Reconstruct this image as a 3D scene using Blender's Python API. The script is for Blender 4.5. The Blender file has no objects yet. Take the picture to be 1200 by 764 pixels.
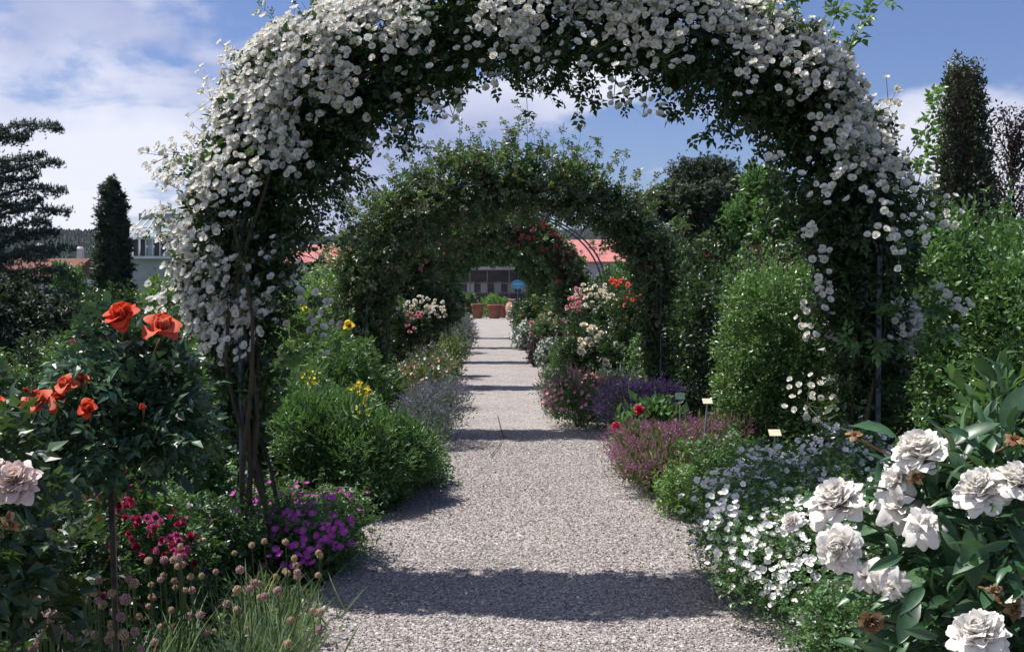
import bpy, math, random
import numpy as np
from mathutils import Matrix, Vector, Quaternion
rng = np.random.default_rng(11)
random.seed(5)
scene = bpy.context.scene
col = scene.collection
# ------------------------------------------------------------------ camera
F = 1300.0; HZ = 340.0; EYE = 1.6
PITCH = math.atan((382.0 - HZ) / F)
cam = bpy.data.cameras.new("camera"); camo = bpy.data.objects.new("camera", cam); col.objects.link(camo)
cam.sensor_width = 36.0; cam.lens = 36.0 * F / 1200.0; cam.clip_start = 0.05; cam.clip_end = 6000
camo.location = (0, 0, EYE); camo.rotation_euler = (math.pi / 2 - PITCH, 0, 0)
scene.camera = camo
# ------------------------------------------------------------------ light
SUNV = Vector((-1.40, 0.52, 3.05)).normalized()          # towards the sun
EL = math.asin(SUNV.z); ROT = math.atan2(SUNV.x, SUNV.y)
sun = bpy.data.lights.new("sun", 'SUN'); suno = bpy.data.objects.new("sun", sun); col.objects.link(suno)
sun.energy = 5.0; sun.angle = math.radians(0.53); sun.color = (1.0, 0.955, 0.90)
suno.rotation_euler = SUNV.to_track_quat('Z', 'Y').to_euler(); suno.location = (-20, 10, 40)
scene.view_settings.view_transform = 'Standard'; scene.view_settings.look = 'None'
scene.view_settings.gamma = 1.0; scene.view_settings.exposure = 0.42
world = bpy.data.worlds.new("World"); scene.world = world; world.use_nodes = True
def build_world():
    nt = world.node_tree; N = nt.nodes; L = nt.links; N.clear()
    out = N.new('ShaderNodeOutputWorld'); bg = N.new('ShaderNodeBackground'); bg.inputs[1].default_value = 0.075
    L.new(bg.outputs[0], out.inputs[0])
    sky = N.new('ShaderNodeTexSky'); sky.sky_type = 'NISHITA'; sky.sun_disc = False
    sky.sun_elevation = EL; sky.sun_rotation = ROT; sky.air_density = 1.0; sky.dust_density = 0.6; sky.ozone_density = 2.5
    tint = N.new('ShaderNodeMix'); tint.data_type = 'RGBA'; tint.blend_type = 'MULTIPLY'; tint.inputs[0].default_value = 1
    tint.inputs[7].default_value = (0.80, 0.84, 1.12, 1); L.new(sky.outputs[0], tint.inputs[6])
    tc = N.new('ShaderNodeTexCoord'); sep = N.new('ShaderNodeSeparateXYZ'); L.new(tc.outputs['Generated'], sep.inputs[0])
    def math_(op, a, b=None, c=None, clamp=False):
        m = N.new('ShaderNodeMath'); m.operation = op; m.use_clamp = clamp
        for i, v in enumerate((a, b, c)):
            if v is None: continue
            if isinstance(v, (int, float)): m.inputs[i].default_value = v
            else: L.new(v, m.inputs[i])
        return m.outputs[0]
    zc = math_('MAXIMUM', sep.outputs[2], 0.0); den = math_('ADD', zc, 0.22)
    px = math_('DIVIDE', sep.outputs[0], den); py = math_('DIVIDE', sep.outputs[1], den)
    comb = N.new('ShaderNodeCombineXYZ'); L.new(px, comb.inputs[0]); L.new(py, comb.inputs[1]); L.new(zc, comb.inputs[2])
    n1 = N.new('ShaderNodeTexNoise'); n1.inputs['Scale'].default_value = 2.3; n1.inputs['Detail'].default_value = 9; n1.inputs['Roughness'].default_value = 0.56
    n1.inputs['Distortion'].default_value = 0.25
    L.new(comb.outputs[0], n1.inputs['Vector'])
    # a cumulus bank low in the sky
    sc = N.new('ShaderNodeVectorMath'); sc.operation = 'MULTIPLY'; sc.inputs[1].default_value = (1, 1, 2.0); L.new(tc.outputs['Generated'], sc.inputs[0])
    n2 = N.new('ShaderNodeTexNoise'); n2.inputs['Scale'].default_value = 4.0; n2.inputs['Detail'].default_value = 8; n2.inputs['Roughness'].default_value = 0.5
    L.new(sc.outputs[0], n2.inputs['Vector'])
    low = math_('SUBTRACT', 0.62, math_('MULTIPLY', zc, 2.2))
    n2b = math_('ADD', n2.outputs[0], math_('MULTIPLY', low, 0.22))
    # more cloud to the left, clear blue overhead to the right
    az = math_('MULTIPLY', math_('ADD', sep.outputs[0], 0.03), -0.42)
    n1b = math_('ADD', n1.outputs[0], az)
    mr = N.new('ShaderNodeMapRange'); mr.inputs[1].default_value = 0.505; mr.inputs[2].default_value = 0.66; mr.interpolation_type = 'SMOOTHSTEP'; L.new(n1b, mr.inputs[0])
    mr2 = N.new('ShaderNodeMapRange'); mr2.inputs[1].default_value = 0.575; mr2.inputs[2].default_value = 0.66; mr2.interpolation_type = 'SMOOTHSTEP'; L.new(n2b, mr2.inputs[0])
    mask = math_('MAXIMUM', math_('MULTIPLY', mr.outputs[0], 0.85), math_('MULTIPLY', mr2.outputs[0], 0.92))
    n3 = N.new('ShaderNodeTexNoise'); n3.inputs['Scale'].default_value = 3.0; n3.inputs['Detail'].default_value = 5; L.new(sc.outputs[0], n3.inputs['Vector'])
    cr = N.new('ShaderNodeValToRGB'); cr.color_ramp.elements[0].position = 0.40; cr.color_ramp.elements[0].color = (4.2, 4.7, 7.2, 1)
    cr.color_ramp.elements[1].position = 0.62; cr.color_ramp.elements[1].color = (9.6, 9.7, 10.8, 1); L.new(n3.outputs[0], cr.inputs[0])
    mix = N.new('ShaderNodeMix'); mix.data_type = 'RGBA'; L.new(mask, mix.inputs[0]); L.new(tint.outputs[2], mix.inputs[6]); L.new(cr.outputs[0], mix.inputs[7])
    L.new(mix.outputs[2], bg.inputs[0])
build_world()
scene.cycles.max_bounces = 6; scene.cycles.diffuse_bounces = 3; scene.cycles.transmission_bounces = 4; scene.cycles.glossy_bounces = 2
# ------------------------------------------------------------------ placing
def at(px, py, d):                       # the point at forward distance d seen at photo pixel (px, py)
    cx = (px - 600.0) / F; cz = -(py - 382.0) / F
    y = math.cos(PITCH) + cz * math.sin(PITCH); z = -math.sin(PITCH) + cz * math.cos(PITCH)
    return Vector((cx / y * d, d, EYE + z / y * d))
def ground(px, py):
    cx = (px - 600.0) / F; cz = -(py - 382.0) / F
    y = math.cos(PITCH) + cz * math.sin(PITCH); z = -math.sin(PITCH) + cz * math.cos(PITCH)
    t = -EYE / z
    return (cx * t, y * t)
def aisle(d): return 0.365 - 0.0262 * d
# ------------------------------------------------------------------ mesh helpers
class Geo:
    def __init__(s): s.V = []; s.L = []; s.S = []; s.M = []; s.n = 0
    def add(s, V, faces, mi=None):
        V = np.asarray(V, float); s.V.append(V)
        s.L.append(np.concatenate([np.asarray(f) for f in faces]) + s.n); s.S.append(np.array([len(f) for f in faces]))
        s.M.append(np.zeros(len(faces), int) if mi is None else (np.full(len(faces), mi) if isinstance(mi, int) else np.asarray(mi)))
        s.n += len(V); return s
    def scatter(s, proto, P, R, S, mi=None):
        pv, pf, pm = proto; P = np.asarray(P, float); n = len(P)
        if n == 0: return s
        S = np.asarray(S, float)
        if S.ndim == 0: S = np.full(n, S)
        W = np.einsum('nij,vj->nvi', R, pv) * S[:, None, None] + P[:, None, :]
        loops = np.concatenate([np.asarray(f) for f in pf]); sz = np.array([len(f) for f in pf])
        k = len(pv)
        s.V.append(W.reshape(-1, 3)); s.L.append((loops[None, :] + (np.arange(n) * k)[:, None]).ravel() + s.n)
        s.S.append(np.tile(sz, n))
        s.M.append(np.tile(np.asarray(pm), n) if mi is None else np.full(len(sz) * n, mi)); s.n += n * k; return s
    def tube(s, pts, rad, sides=6, mi=None, cap=True):
        pts = [Vector(p) for p in pts]
        if not hasattr(rad, '__len__'): rad = [rad] * len(pts)
        V = []; F_ = []; a = None
        for i, p in enumerate(pts):
            d = (pts[min(i + 1, len(pts) - 1)] - pts[max(i - 1, 0)])
            d = d.normalized() if d.length > 1e-9 else Vector((0, 0, 1))
            if a is None: a = d.orthogonal().normalized()
            a = (a - d * a.dot(d)); a = a.normalized() if a.length > 1e-6 else d.orthogonal().normalized()
            b = d.cross(a)
            for k in range(sides):
                t = 2 * math.pi * k / sides
                V.append(p + (a * math.cos(t) + b * math.sin(t)) * rad[i])
        for i in range(len(pts) - 1):
            for k in range(sides):
                k2 = (k + 1) % sides
                F_.append((i * sides + k, i * sides + k2, (i + 1) * sides + k2, (i + 1) * sides + k))
        if cap: F_.append(tuple(range(sides))[::-1]); F_.append(tuple((len(pts) - 1) * sides + k for k in range(sides)))
        return s.add([tuple(v) for v in V], F_, mi)
    def box(s, c, size, rz=0.0, mi=None):
        x, y, z = [v / 2 for v in size]
        V = np.array([(i, j, k) for i in (-x, x) for j in (-y, y) for k in (-z, z)])
        ca, sa = math.cos(rz), math.sin(rz)
        V = np.stack([V[:, 0] * ca - V[:, 1] * sa + c[0], V[:, 0] * sa + V[:, 1] * ca + c[1], V[:, 2] + c[2]], 1)
        return s.add(V, [(0, 1, 3, 2), (4, 6, 7, 5), (0, 4, 5, 1), (2, 3, 7, 6), (0, 2, 6, 4), (1, 5, 7, 3)], mi)
    def lathe(s, prof, n=24, c=(0, 0, 0), mi=None):
        V = []; F_ = []
        for r, z in prof:
            for k in range(n):
                t = 2 * math.pi * k / n; V.append((c[0] + r * math.cos(t), c[1] + r * math.sin(t), c[2] + z))
        for i in range(len(prof) - 1):
            for k in range(n):
                k2 = (k + 1) % n; F_.append((i * n + k, i * n + k2, (i + 1) * n + k2, (i + 1) * n + k))
        return s.add(V, F_, mi)
    def mesh(s, name, mats, org=(0, 0, 0), smooth=False):
        me = bpy.data.meshes.new(name)
        if s.n:
            V = np.concatenate(s.V) - np.asarray(org, float); Lp = np.concatenate(s.L); S = np.concatenate(s.S); M = np.concatenate(s.M)
            me.vertices.add(len(V)); me.vertices.foreach_set('co', V.astype(np.float32).ravel())
            me.loops.add(len(Lp)); me.loops.foreach_set('vertex_index', Lp.astype(np.int32))
            me.polygons.add(len(S)); st = np.concatenate([[0], np.cumsum(S)[:-1]])
            me.polygons.foreach_set('loop_start', st.astype(np.int32)); me.polygons.foreach_set('loop_total', S.astype(np.int32))
            me.polygons.foreach_set('material_index', M.astype(np.int32))
            me.polygons.foreach_set('use_smooth', np.full(len(S), smooth))
        for m in (mats if isinstance(mats, (list, tuple)) else [mats]): me.materials.append(m)
        me.update(calc_edges=True); return me
    def build(s, name, mats, parent=None, kind=None, smooth=False, org=None):
        org = org if org is not None else (tuple(parent['_loc']) if parent is not None and '_loc' in parent else (0, 0, 0))
        o = bpy.data.objects.new(name, s.mesh(name, mats, org, smooth)); col.objects.link(o)
        if parent is not None: o.parent = parent
        if kind: o['kind'] = kind
        return o
def thing(name, label, cat, loc=(0, 0, 0), group=None):
    o = bpy.data.objects.new(name, None); col.objects.link(o); o.location = loc; o.empty_display_size = 0.1
    o['label'] = label; o['category'] = cat; o['_loc'] = tuple(loc)
    if group: o['group'] = group
    return o
def unit(v): return v / np.maximum(np.linalg.norm(v, axis=-1, keepdims=True), 1e-9)
def rdir(n): return unit(rng.normal(size=(n, 3)))
def frames(tip, nrm):                   # y axis = tip, z axis ~ nrm
    y = unit(tip); x = unit(np.cross(y, nrm)); z = np.cross(x, y)
    return np.stack([x, y, z], axis=2)
def frames_z(nrm, spin=True):           # z axis = nrm, random spin
    n = len(nrm); return frames_from_z(unit(nrm), rdir(n))
def frames_from_z(z, hint):
    x = unit(np.cross(hint, z)); y = np.cross(z, x); return np.stack([x, y, z], axis=2)
# ------------------------------------------------------------------ materials
def newmat(name):
    m = bpy.data.materials.new(name); m.use_nodes = True; nt = m.node_tree; nt.nodes.clear()
    out = nt.nodes.new('ShaderNodeOutputMaterial'); return m, nt, out
def ramp(nt, src, stops):
    r = nt.nodes.new('ShaderNodeValToRGB'); nt.links.new(src, r.inputs[0]); e = r.color_ramp.elements
    while len(e) < len(stops): e.new(0.5)
    for i, (p, c) in enumerate(stops): e[i].position = p; e[i].color = (*c, 1)
    return r.outputs[0]
def leafmat(name, stops, trans=0.3, rough=0.42, tcol=(0.16, 0.30, 0.03), spec=0.5, gain=1.55):
    m, nt, out = newmat(name); N = nt.nodes; L = nt.links
    g = N.new('ShaderNodeNewGeometry'); oi = N.new('ShaderNodeObjectInfo'); ad = N.new('ShaderNodeMath'); ad.operation = 'ADD'; fr = N.new('ShaderNodeMath'); fr.operation = 'FRACT'
    L.new(g.outputs['Random Per Island'], ad.inputs[0]); L.new(oi.outputs['Random'], ad.inputs[1]); L.new(ad.outputs[0], fr.inputs[0]); c = ramp(nt, fr.outputs[0], stops)
    tc = N.new('ShaderNodeTexCoord'); no = N.new('ShaderNodeTexNoise'); no.inputs['Scale'].default_value = 3.5; L.new(tc.outputs['Object'], no.inputs['Vector'])
    hs = N.new('ShaderNodeHueSaturation'); mr = N.new('ShaderNodeMapRange'); mr.inputs[1].default_value = 0.3; mr.inputs[2].default_value = 0.7
    mr.inputs[3].default_value = 0.65 * gain; mr.inputs[4].default_value = 1.35 * gain; hs.inputs['Saturation'].default_value = 0.92; L.new(no.outputs[0], mr.inputs[0]); L.new(mr.outputs[0], hs.inputs['Value']); L.new(c, hs.inputs['Color'])
    p = N.new('ShaderNodeBsdfPrincipled'); L.new(hs.outputs[0], p.inputs['Base Color']); p.inputs['Roughness'].default_value = rough; p.inputs['Specular IOR Level'].default_value = spec
    t = N.new('ShaderNodeBsdfTranslucent'); mx = N.new('ShaderNodeMix'); mx.data_type = 'RGBA'; mx.inputs[0].default_value = 0.5; L.new(hs.outputs[0], mx.inputs[6]); mx.inputs[7].default_value = (*tcol, 1)
    L.new(mx.outputs[2], t.inputs[0]); ms = N.new('ShaderNodeMixShader'); ms.inputs[0].default_value = trans
    L.new(p.outputs[0], ms.inputs[1]); L.new(t.outputs[0], ms.inputs[2]); L.new(ms.outputs[0], out.inputs[0]); return m
def petalmat(name, c1, c2, trans=0.3, rough=0.6, spent=False):
    m, nt, out = newmat(name); N = nt.nodes; L = nt.links
    g = N.new('ShaderNodeNewGeometry'); oi = N.new('ShaderNodeObjectInfo'); ad = N.new('ShaderNodeMath'); ad.operation = 'ADD'
    L.new(g.outputs['Random Per Island'], ad.inputs[0]); L.new(oi.outputs['Random'], ad.inputs[1]); fr = N.new('ShaderNodeMath'); fr.operation = 'FRACT'; L.new(ad.outputs[0], fr.inputs[0])
    c = ramp(nt, fr.outputs[0], [(0, tuple(v * w for v, w in zip(c1, (.86, .78, .66)))) if spent else (0, c1), (.16, c1), (1, c2)])
    tc = N.new('ShaderNodeTexCoord'); no = N.new('ShaderNodeTexNoise'); no.inputs['Scale'].default_value = 9; no.inputs['Detail'].default_value = 3; L.new(tc.outputs['Object'], no.inputs['Vector'])
    hs = N.new('ShaderNodeHueSaturation'); mr = N.new('ShaderNodeMapRange'); mr.inputs[3].default_value = 0.86; mr.inputs[4].default_value = 1.12; L.new(no.outputs[0], mr.inputs[0]); L.new(mr.outputs[0], hs.inputs['Value']); L.new(c, hs.inputs['Color'])
    p = N.new('ShaderNodeBsdfPrincipled'); L.new(hs.outputs[0], p.inputs['Base Color']); p.inputs['Roughness'].default_value = rough; p.inputs['Specular IOR Level'].default_value = 0.25
    t = N.new('ShaderNodeBsdfTranslucent'); L.new(hs.outputs[0], t.inputs[0]); ms = N.new('ShaderNodeMixShader'); ms.inputs[0].default_value = trans
    L.new(p.outputs[0], ms.inputs[1]); L.new(t.outputs[0], ms.inputs[2]); L.new(ms.outputs[0], out.inputs[0]); return m
def surfmat(name, stops, scale=6, rough=0.8, bump=0.3, detail=6, bscale=None, metallic=0.0, spec=0.3, dist=0.01):
    m, nt, out = newmat(name); N = nt.nodes; L = nt.links
    tc = N.new('ShaderNodeTexCoord'); no = N.new('ShaderNodeTexNoise'); no.inputs['Scale'].default_value = scale; no.inputs['Detail'].default_value = detail; L.new(tc.outputs['Object'], no.inputs['Vector'])
    c = ramp(nt, no.outputs[0], stops); p = N.new('ShaderNodeBsdfPrincipled'); L.new(c, p.inputs['Base Color']); p.inputs['Roughness'].default_value = rough
    p.inputs['Metallic'].default_value = metallic; p.inputs['Specular IOR Level'].default_value = spec
    n2 = N.new('ShaderNodeTexNoise'); n2.inputs['Scale'].default_value = bscale or scale * 5; n2.inputs['Detail'].default_value = 5; L.new(tc.outputs['Object'], n2.inputs['Vector'])
    b = N.new('ShaderNodeBump'); b.inputs['Strength'].default_value = bump; b.inputs['Distance'].default_value = dist; L.new(n2.outputs[0], b.inputs['Height']); L.new(b.outputs[0], p.inputs['Normal'])
    L.new(p.outputs[0], out.inputs[0]); return m
def gravelmat():
    m, nt, out = newmat('gravel'); N = nt.nodes; L = nt.links
    tc = N.new('ShaderNodeTexCoord'); v = N.new('ShaderNodeTexVoronoi'); v.inputs['Scale'].default_value = 85; v.inputs['Randomness'].default_value = 1; L.new(tc.outputs['Object'], v.inputs['Vector'])
    sp = N.new('ShaderNodeSeparateColor'); L.new(v.outputs['Color'], sp.inputs[0])
    c = ramp(nt, sp.outputs[0], [(0.0, (0.13, 0.115, 0.105)), (0.35, (0.25, 0.225, 0.215)), (0.7, (0.37, 0.33, 0.315)), (1.0, (0.55, 0.51, 0.47))])
    no = N.new('ShaderNodeTexNoise'); no.inputs['Scale'].default_value = 1.3; no.inputs['Detail'].default_value = 7; no.inputs['Roughness'].default_value = 0.65; L.new(tc.outputs['Object'], no.inputs['Vector'])
    mr = N.new('ShaderNodeMapRange'); mr.inputs[1].default_value = 0.3; mr.inputs[2].default_value = 0.7; mr.inputs[3].default_value = 0.84; mr.inputs[4].default_value = 1.12; L.new(no.outputs[0], mr.inputs[0])
    hs = N.new('ShaderNodeHueSaturation'); L.new(c, hs.inputs['Color']); L.new(mr.outputs[0], hs.inputs['Value'])
    p = N.new('ShaderNodeBsdfPrincipled'); L.new(hs.outputs[0], p.inputs['Base Color']); p.inputs['Roughness'].default_value = 0.85; p.inputs['Specular IOR Level'].default_value = 0.25
    b = N.new('ShaderNodeBump'); b.inputs['Strength'].default_value = 0.9; b.inputs['Distance'].default_value = 0.008; b.invert = True; L.new(v.outputs['Distance'], b.inputs['Height']); L.new(b.outputs[0], p.inputs['Normal'])
    L.new(p.outputs[0], out.inputs[0]); return m
def pebblemat():
    m, nt, out = newmat('pebble'); N = nt.nodes; L = nt.links
    g = N.new('ShaderNodeNewGeometry')
    c = ramp(nt, g.outputs['Random Per Island'], [(0, (0.15, 0.13, 0.12)), (0.3, (0.27, 0.24, 0.23)), (0.7, (0.40, 0.355, 0.335)), (0.93, (0.50, 0.45, 0.41)), (1, (0.68, 0.64, 0.6))])
    p = N.new('ShaderNodeBsdfPrincipled'); L.new(c, p.inputs['Base Color']); p.inputs['Roughness'].default_value = 0.75; L.new(p.outputs[0], out.inputs[0]); return m
M = {}
M['gravel'] = gravelmat(); M['pebble'] = pebblemat()
M['soil'] = surfmat('soil', [(0.3, (0.018, 0.013, 0.009)), (0.7, (0.06, 0.044, 0.03))], 9, 0.95, 0.8, dist=0.03)
M['lawn'] = surfmat('lawn', [(0.3, (0.035, 0.075, 0.018)), (0.7, (0.075, 0.13, 0.035))], 4, 0.9, 0.8, bscale=60, dist=0.03)
M['bark'] = surfmat('bark', [(0.3, (0.035, 0.024, 0.018)), (0.7, (0.10, 0.075, 0.055))], 20, 0.9, 0.8, dist=0.01)
M['cane'] = surfmat('cane', [(0.3, (0.03, 0.028, 0.016)), (0.7, (0.075, 0.06, 0.035))], 25, 0.7, 0.4)
M['greenstem'] = surfmat('greenstem', [(0.3, (0.04, 0.075, 0.02)), (0.7, (0.08, 0.12, 0.035))], 25, 0.6, 0.2)
M['redstem'] = surfmat('redstem', [(0.3, (0.12, 0.05, 0.03)), (0.7, (0.16, 0.13, 0.04))], 25, 0.6, 0.2)
M['iron'] = surfmat('grey_painted_iron', [(0.3, (0.06, 0.075, 0.095)), (0.7, (0.12, 0.14, 0.17))], 30, 0.5, 0.2, metallic=0.2)
M['galv'] = surfmat('galvanised', [(0.3, (0.30, 0.32, 0.34)), (0.7, (0.42, 0.44, 0.46))], 40, 0.4, 0.2, metallic=0.5)
M['tag'] = surfmat('label_plate', [(0.3, (0.62, 0.60, 0.42)), (0.7, (0.72, 0.70, 0.52))], 20, 0.45, 0.1)
M['tagg'] = surfmat('green_label_plate', [(0.3, (0.10, 0.17, 0.12)), (0.7, (0.14, 0.22, 0.16))], 20, 0.4, 0.1)
M['wood'] = surfmat('weathered_wood', [(0.3, (0.10, 0.085, 0.075)), (0.7, (0.2, 0.175, 0.15))], 12, 0.85, 0.6)
M['terracotta'] = surfmat('terracotta', [(0.3, (0.20, 0.08, 0.05)), (0.7, (0.32, 0.14, 0.09))], 5, 0.85, 0.3)
M['terracotta_pale'] = surfmat('pale_terracotta', [(0.3, (0.42, 0.20, 0.13)), (0.7, (0.52, 0.30, 0.21))], 5, 0.8, 0.3)
# leaf greens
M['lf_dark'] = leafmat('leaf_dark_rose', [(0, (0.010, 0.028, 0.010)), (0.6, (0.024, 0.056, 0.019)), (1, (0.055, 0.11, 0.034))], 0.2, 0.36, gain=1.0)  # low gain keeps it dark; also stands in for shade inside the arches
M['lf_rose'] = leafmat('leaf_rose', [(0, (0.020, 0.052, 0.016)), (0.6, (0.045, 0.10, 0.028)), (1, (0.085, 0.16, 0.045))], 0.3, 0.38)
M['lf_arch2'] = leafmat('leaf_arch', [(0, (0.022, 0.042, 0.014)), (0.4, (0.045, 0.085, 0.03)), (0.75, (0.09, 0.14, 0.05)), (0.86, (0.12, 0.10, 0.06)), (1, (0.16, 0.10, 0.075))], 0.3, 0.38)
M['lf_blue'] = leafmat('leaf_bluegreen', [(0, (0.013, 0.034, 0.016)), (0.6, (0.026, 0.064, 0.030)), (1, (0.05, 0.105, 0.05))], 0.15, 0.33, (0.1, 0.2, 0.05))
M['lf_bright'] = leafmat('leaf_bright', [(0, (0.04, 0.085, 0.016)), (0.6, (0.085, 0.17, 0.03)), (1, (0.14, 0.25, 0.05))], 0.32, 0.42, (0.2, 0.36, 0.03))
M['lf_mid'] = leafmat('leaf_mid', [(0, (0.024, 0.062, 0.018)), (0.6, (0.052, 0.12, 0.032)), (1, (0.09, 0.18, 0.05))], 0.3, 0.42)
M['lf_privet'] = leafmat('leaf_privet', [(0, (0.035, 0.085, 0.017)), (0.5, (0.06, 0.125, 0.028)), (1, (0.13, 0.215, 0.065))], 0.3, 0.35, (0.2, 0.34, 0.04))
M['lf_hedge'] = leafmat('leaf_hedge', [(0, (0.02, 0.06, 0.015)), (0.5, (0.045, 0.105, 0.025)), (1, (0.09, 0.17, 0.04))], 0.25, 0.35)
M['lf_olive'] = leafmat('leaf_olive', [(0, (0.05, 0.065, 0.02)), (0.6, (0.10, 0.12, 0.035)), (1, (0.16, 0.17, 0.06))], 0.25, 0.5)
M['lf_grey'] = leafmat('leaf_greygreen', [(0, (0.05, 0.075, 0.05)), (0.6, (0.10, 0.14, 0.095)), (1, (0.17, 0.21, 0.15))], 0.2, 0.55, (0.16, 0.22, 0.1))
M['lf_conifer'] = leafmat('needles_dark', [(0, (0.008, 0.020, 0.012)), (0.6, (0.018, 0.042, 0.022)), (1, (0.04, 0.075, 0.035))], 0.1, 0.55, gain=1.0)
M['lf_cedar'] = leafmat('needles_cedar', [(0, (0.012, 0.026, 0.022)), (0.6, (0.028, 0.052, 0.042)), (1, (0.055, 0.09, 0.07))], 0.1, 0.55)
M['lf_purple'] = leafmat('leaf_purple', [(0, (0.022, 0.016, 0.018)), (0.6, (0.05, 0.032, 0.036)), (1, (0.06, 0.07, 0.04))], 0.2, 0.4, (0.15, 0.05, 0.05))
M['lf_ivy'] = leafmat('leaf_ivy_dark', [(0, (0.014, 0.020, 0.012)), (0.6, (0.032, 0.042, 0.024)), (1, (0.07, 0.075, 0.045))], 0.15, 0.45)
M['lf_brown'] = leafmat('leaf_brownish', [(0, (0.04, 0.03, 0.02)), (0.6, (0.09, 0.06, 0.04)), (1, (0.08, 0.11, 0.04))], 0.2, 0.6, (0.15, 0.1, 0.05))
M['lf_peony'] = leafmat('leaf_peony', [(0, (0.016, 0.045, 0.020)), (0.6, (0.030, 0.080, 0.034)), (1, (0.055, 0.12, 0.045))], 0.15, 0.38, (0.12, 0.26, 0.03), 0.5)
M['lf_strap'] = leafmat('leaf_strap', [(0, (0.05, 0.085, 0.05)), (0.6, (0.10, 0.15, 0.08)), (0.93, (0.15, 0.2, 0.1)), (1, (0.38, 0.33, 0.07))], 0.25, 0.4)
M['lf_forest'] = leafmat('forest', [(0, (0.010, 0.022, 0.014)), (1, (0.03, 0.05, 0.028))], 0.05, 0.8, gain=1.0)
# petals
M['white'] = petalmat('petal_white', (0.84, 0.83, 0.77), (0.88, 0.88, 0.86), 0.25, spent=True)
M['whitepot'] = petalmat('petal_pure_white', (0.82, 0.82, 0.80), (0.85, 0.85, 0.84), 0.25)
M['peony'] = petalmat('petal_peony', (0.90, 0.86, 0.80), (0.91, 0.89, 0.85), 0.36)
M['palepink'] = petalmat('petal_pale_pink', (0.82, 0.66, 0.60), (0.84, 0.74, 0.68), 0.3)
M['brownpetal'] = petalmat('petal_withered', (0.16, 0.09, 0.045), (0.42, 0.30, 0.17), 0.2, 0.8)
M['orange'] = petalmat('petal_orange', (0.76, 0.07, 0.025), (0.84, 0.14, 0.06), 0.4)
M['coral'] = petalmat('petal_coral', (0.80, 0.15, 0.08), (0.86, 0.26, 0.15), 0.4)
M['crimson'] = petalmat('petal_crimson', (0.36, 0.02, 0.07), (0.55, 0.06, 0.14), 0.2)
M['red'] = petalmat('petal_red', (0.58, 0.015, 0.06), (0.70, 0.04, 0.12), 0.2)
M['pink'] = petalmat('petal_pink', (0.74, 0.28, 0.36), (0.84, 0.54, 0.54), 0.25)
M['rosepink'] = petalmat('petal_deep_pink', (0.50, 0.06, 0.22), (0.68, 0.22, 0.38), 0.25)
M['coralpink'] = petalmat('petal_coral_red', (0.60, 0.10, 0.12), (0.72, 0.26, 0.24), 0.3)
M['magenta'] = petalmat('petal_magenta', (0.55, 0.07, 0.48), (0.68, 0.16, 0.60), 0.4)
M['violet'] = petalmat('petal_violet', (0.13, 0.08, 0.42), (0.24, 0.16, 0.6), 0.3)
M['darkviolet'] = petalmat('petal_dark_violet', (0.055, 0.025, 0.11), (0.13, 0.07, 0.21), 0.2)
M['lavender'] = petalmat('petal_lavender', (0.20, 0.17, 0.27), (0.34, 0.29, 0.42), 0.2)
M['mauve'] = petalmat('petal_mauve', (0.30, 0.10, 0.20), (0.55, 0.26, 0.40), 0.25)
M['yellow'] = petalmat('petal_yellow', (0.78, 0.56, 0.03), (0.84, 0.68, 0.06), 0.25)
M['cream'] = petalmat('petal_cream', (0.86, 0.78, 0.58), (0.88, 0.84, 0.74), 0.2)
M['stamen'] = petalmat('stamen', (0.55, 0.42, 0.06), (0.70, 0.60, 0.14), 0.1)
M['chive'] = petalmat('petal_faded_allium', (0.38, 0.20, 0.22), (0.50, 0.34, 0.30), 0.15)
M['chivetan'] = petalmat('petal_dry_allium', (0.42, 0.30, 0.18), (0.52, 0.40, 0.27), 0.15)
# ------------------------------------------------------------------ prototypes: (verts, faces, face material)
def proto(V, F_, m=None): return (np.array(V, float), F_, np.zeros(len(F_), int) if m is None else np.array(m))
def join(*ps):
    V = []; F_ = []; m = []; n = 0
    for v, f, mm in ps:
        V.append(v); F_ += [tuple(i + n for i in q) for q in f]; m.append(mm); n += len(v)
    return (np.concatenate(V), F_, np.concatenate(m))
def xf(p, R=None, s=1.0, t=(0, 0, 0), mi=None):
    v = p[0] * s
    if R is not None: v = v @ np.array(R).T
    return (v + np.array(t), p[1], p[2] if mi is None else np.full(len(p[1]), mi))
def Rx(a): c, s = math.cos(a), math.sin(a); return np.array([[1, 0, 0], [0, c, -s], [0, s, c]])
def Rz(a): c, s = math.cos(a), math.sin(a); return np.array([[c, -s, 0], [s, c, 0], [0, 0, 1]])
def Ry(a): c, s = math.cos(a), math.sin(a); return np.array([[c, 0, s], [0, 1, 0], [-s, 0, c]])
TINY = proto([(0, 0, 0), (-.3, .5, .08), (0, 1, -.05), (.3, .5, .08)], [(0, 2, 1), (0, 3, 2)])
LEAF = proto([(0, 0, 0), (-.30, .38, .09), (0, .46, 0), (.30, .38, .09), (0, 1, -.12)], [(0, 2, 1), (0, 3, 2), (1, 2, 4), (2, 3, 4)])
NARROW = proto([(0, 0, 0), (-.13, .4, .04), (0, 1, -.06), (.13, .4, .04)], [(0, 2, 1), (0, 3, 2)])
def sprig(leaf, k=5, ls=0.45):
    ps = [xf(leaf, Rx(random.uniform(-.3, .1)), ls, (0, .5, 0))]
    for yy, sg in ((.42, 1), (.40, -1), (.16, 1), (.13, -1))[:k - 1]:
        ps.append(xf(leaf, Rz(-sg * random.uniform(.9, 1.2)) @ Ry(random.uniform(-.4, .4)) @ Rx(random.uniform(-.3, .2)), ls * .88, (0, yy, 0)))
    return join(*ps)
SPRIG = sprig(LEAF); SPRIG_T = sprig(TINY); SPRIG3 = sprig(TINY, 3, .6)
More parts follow.
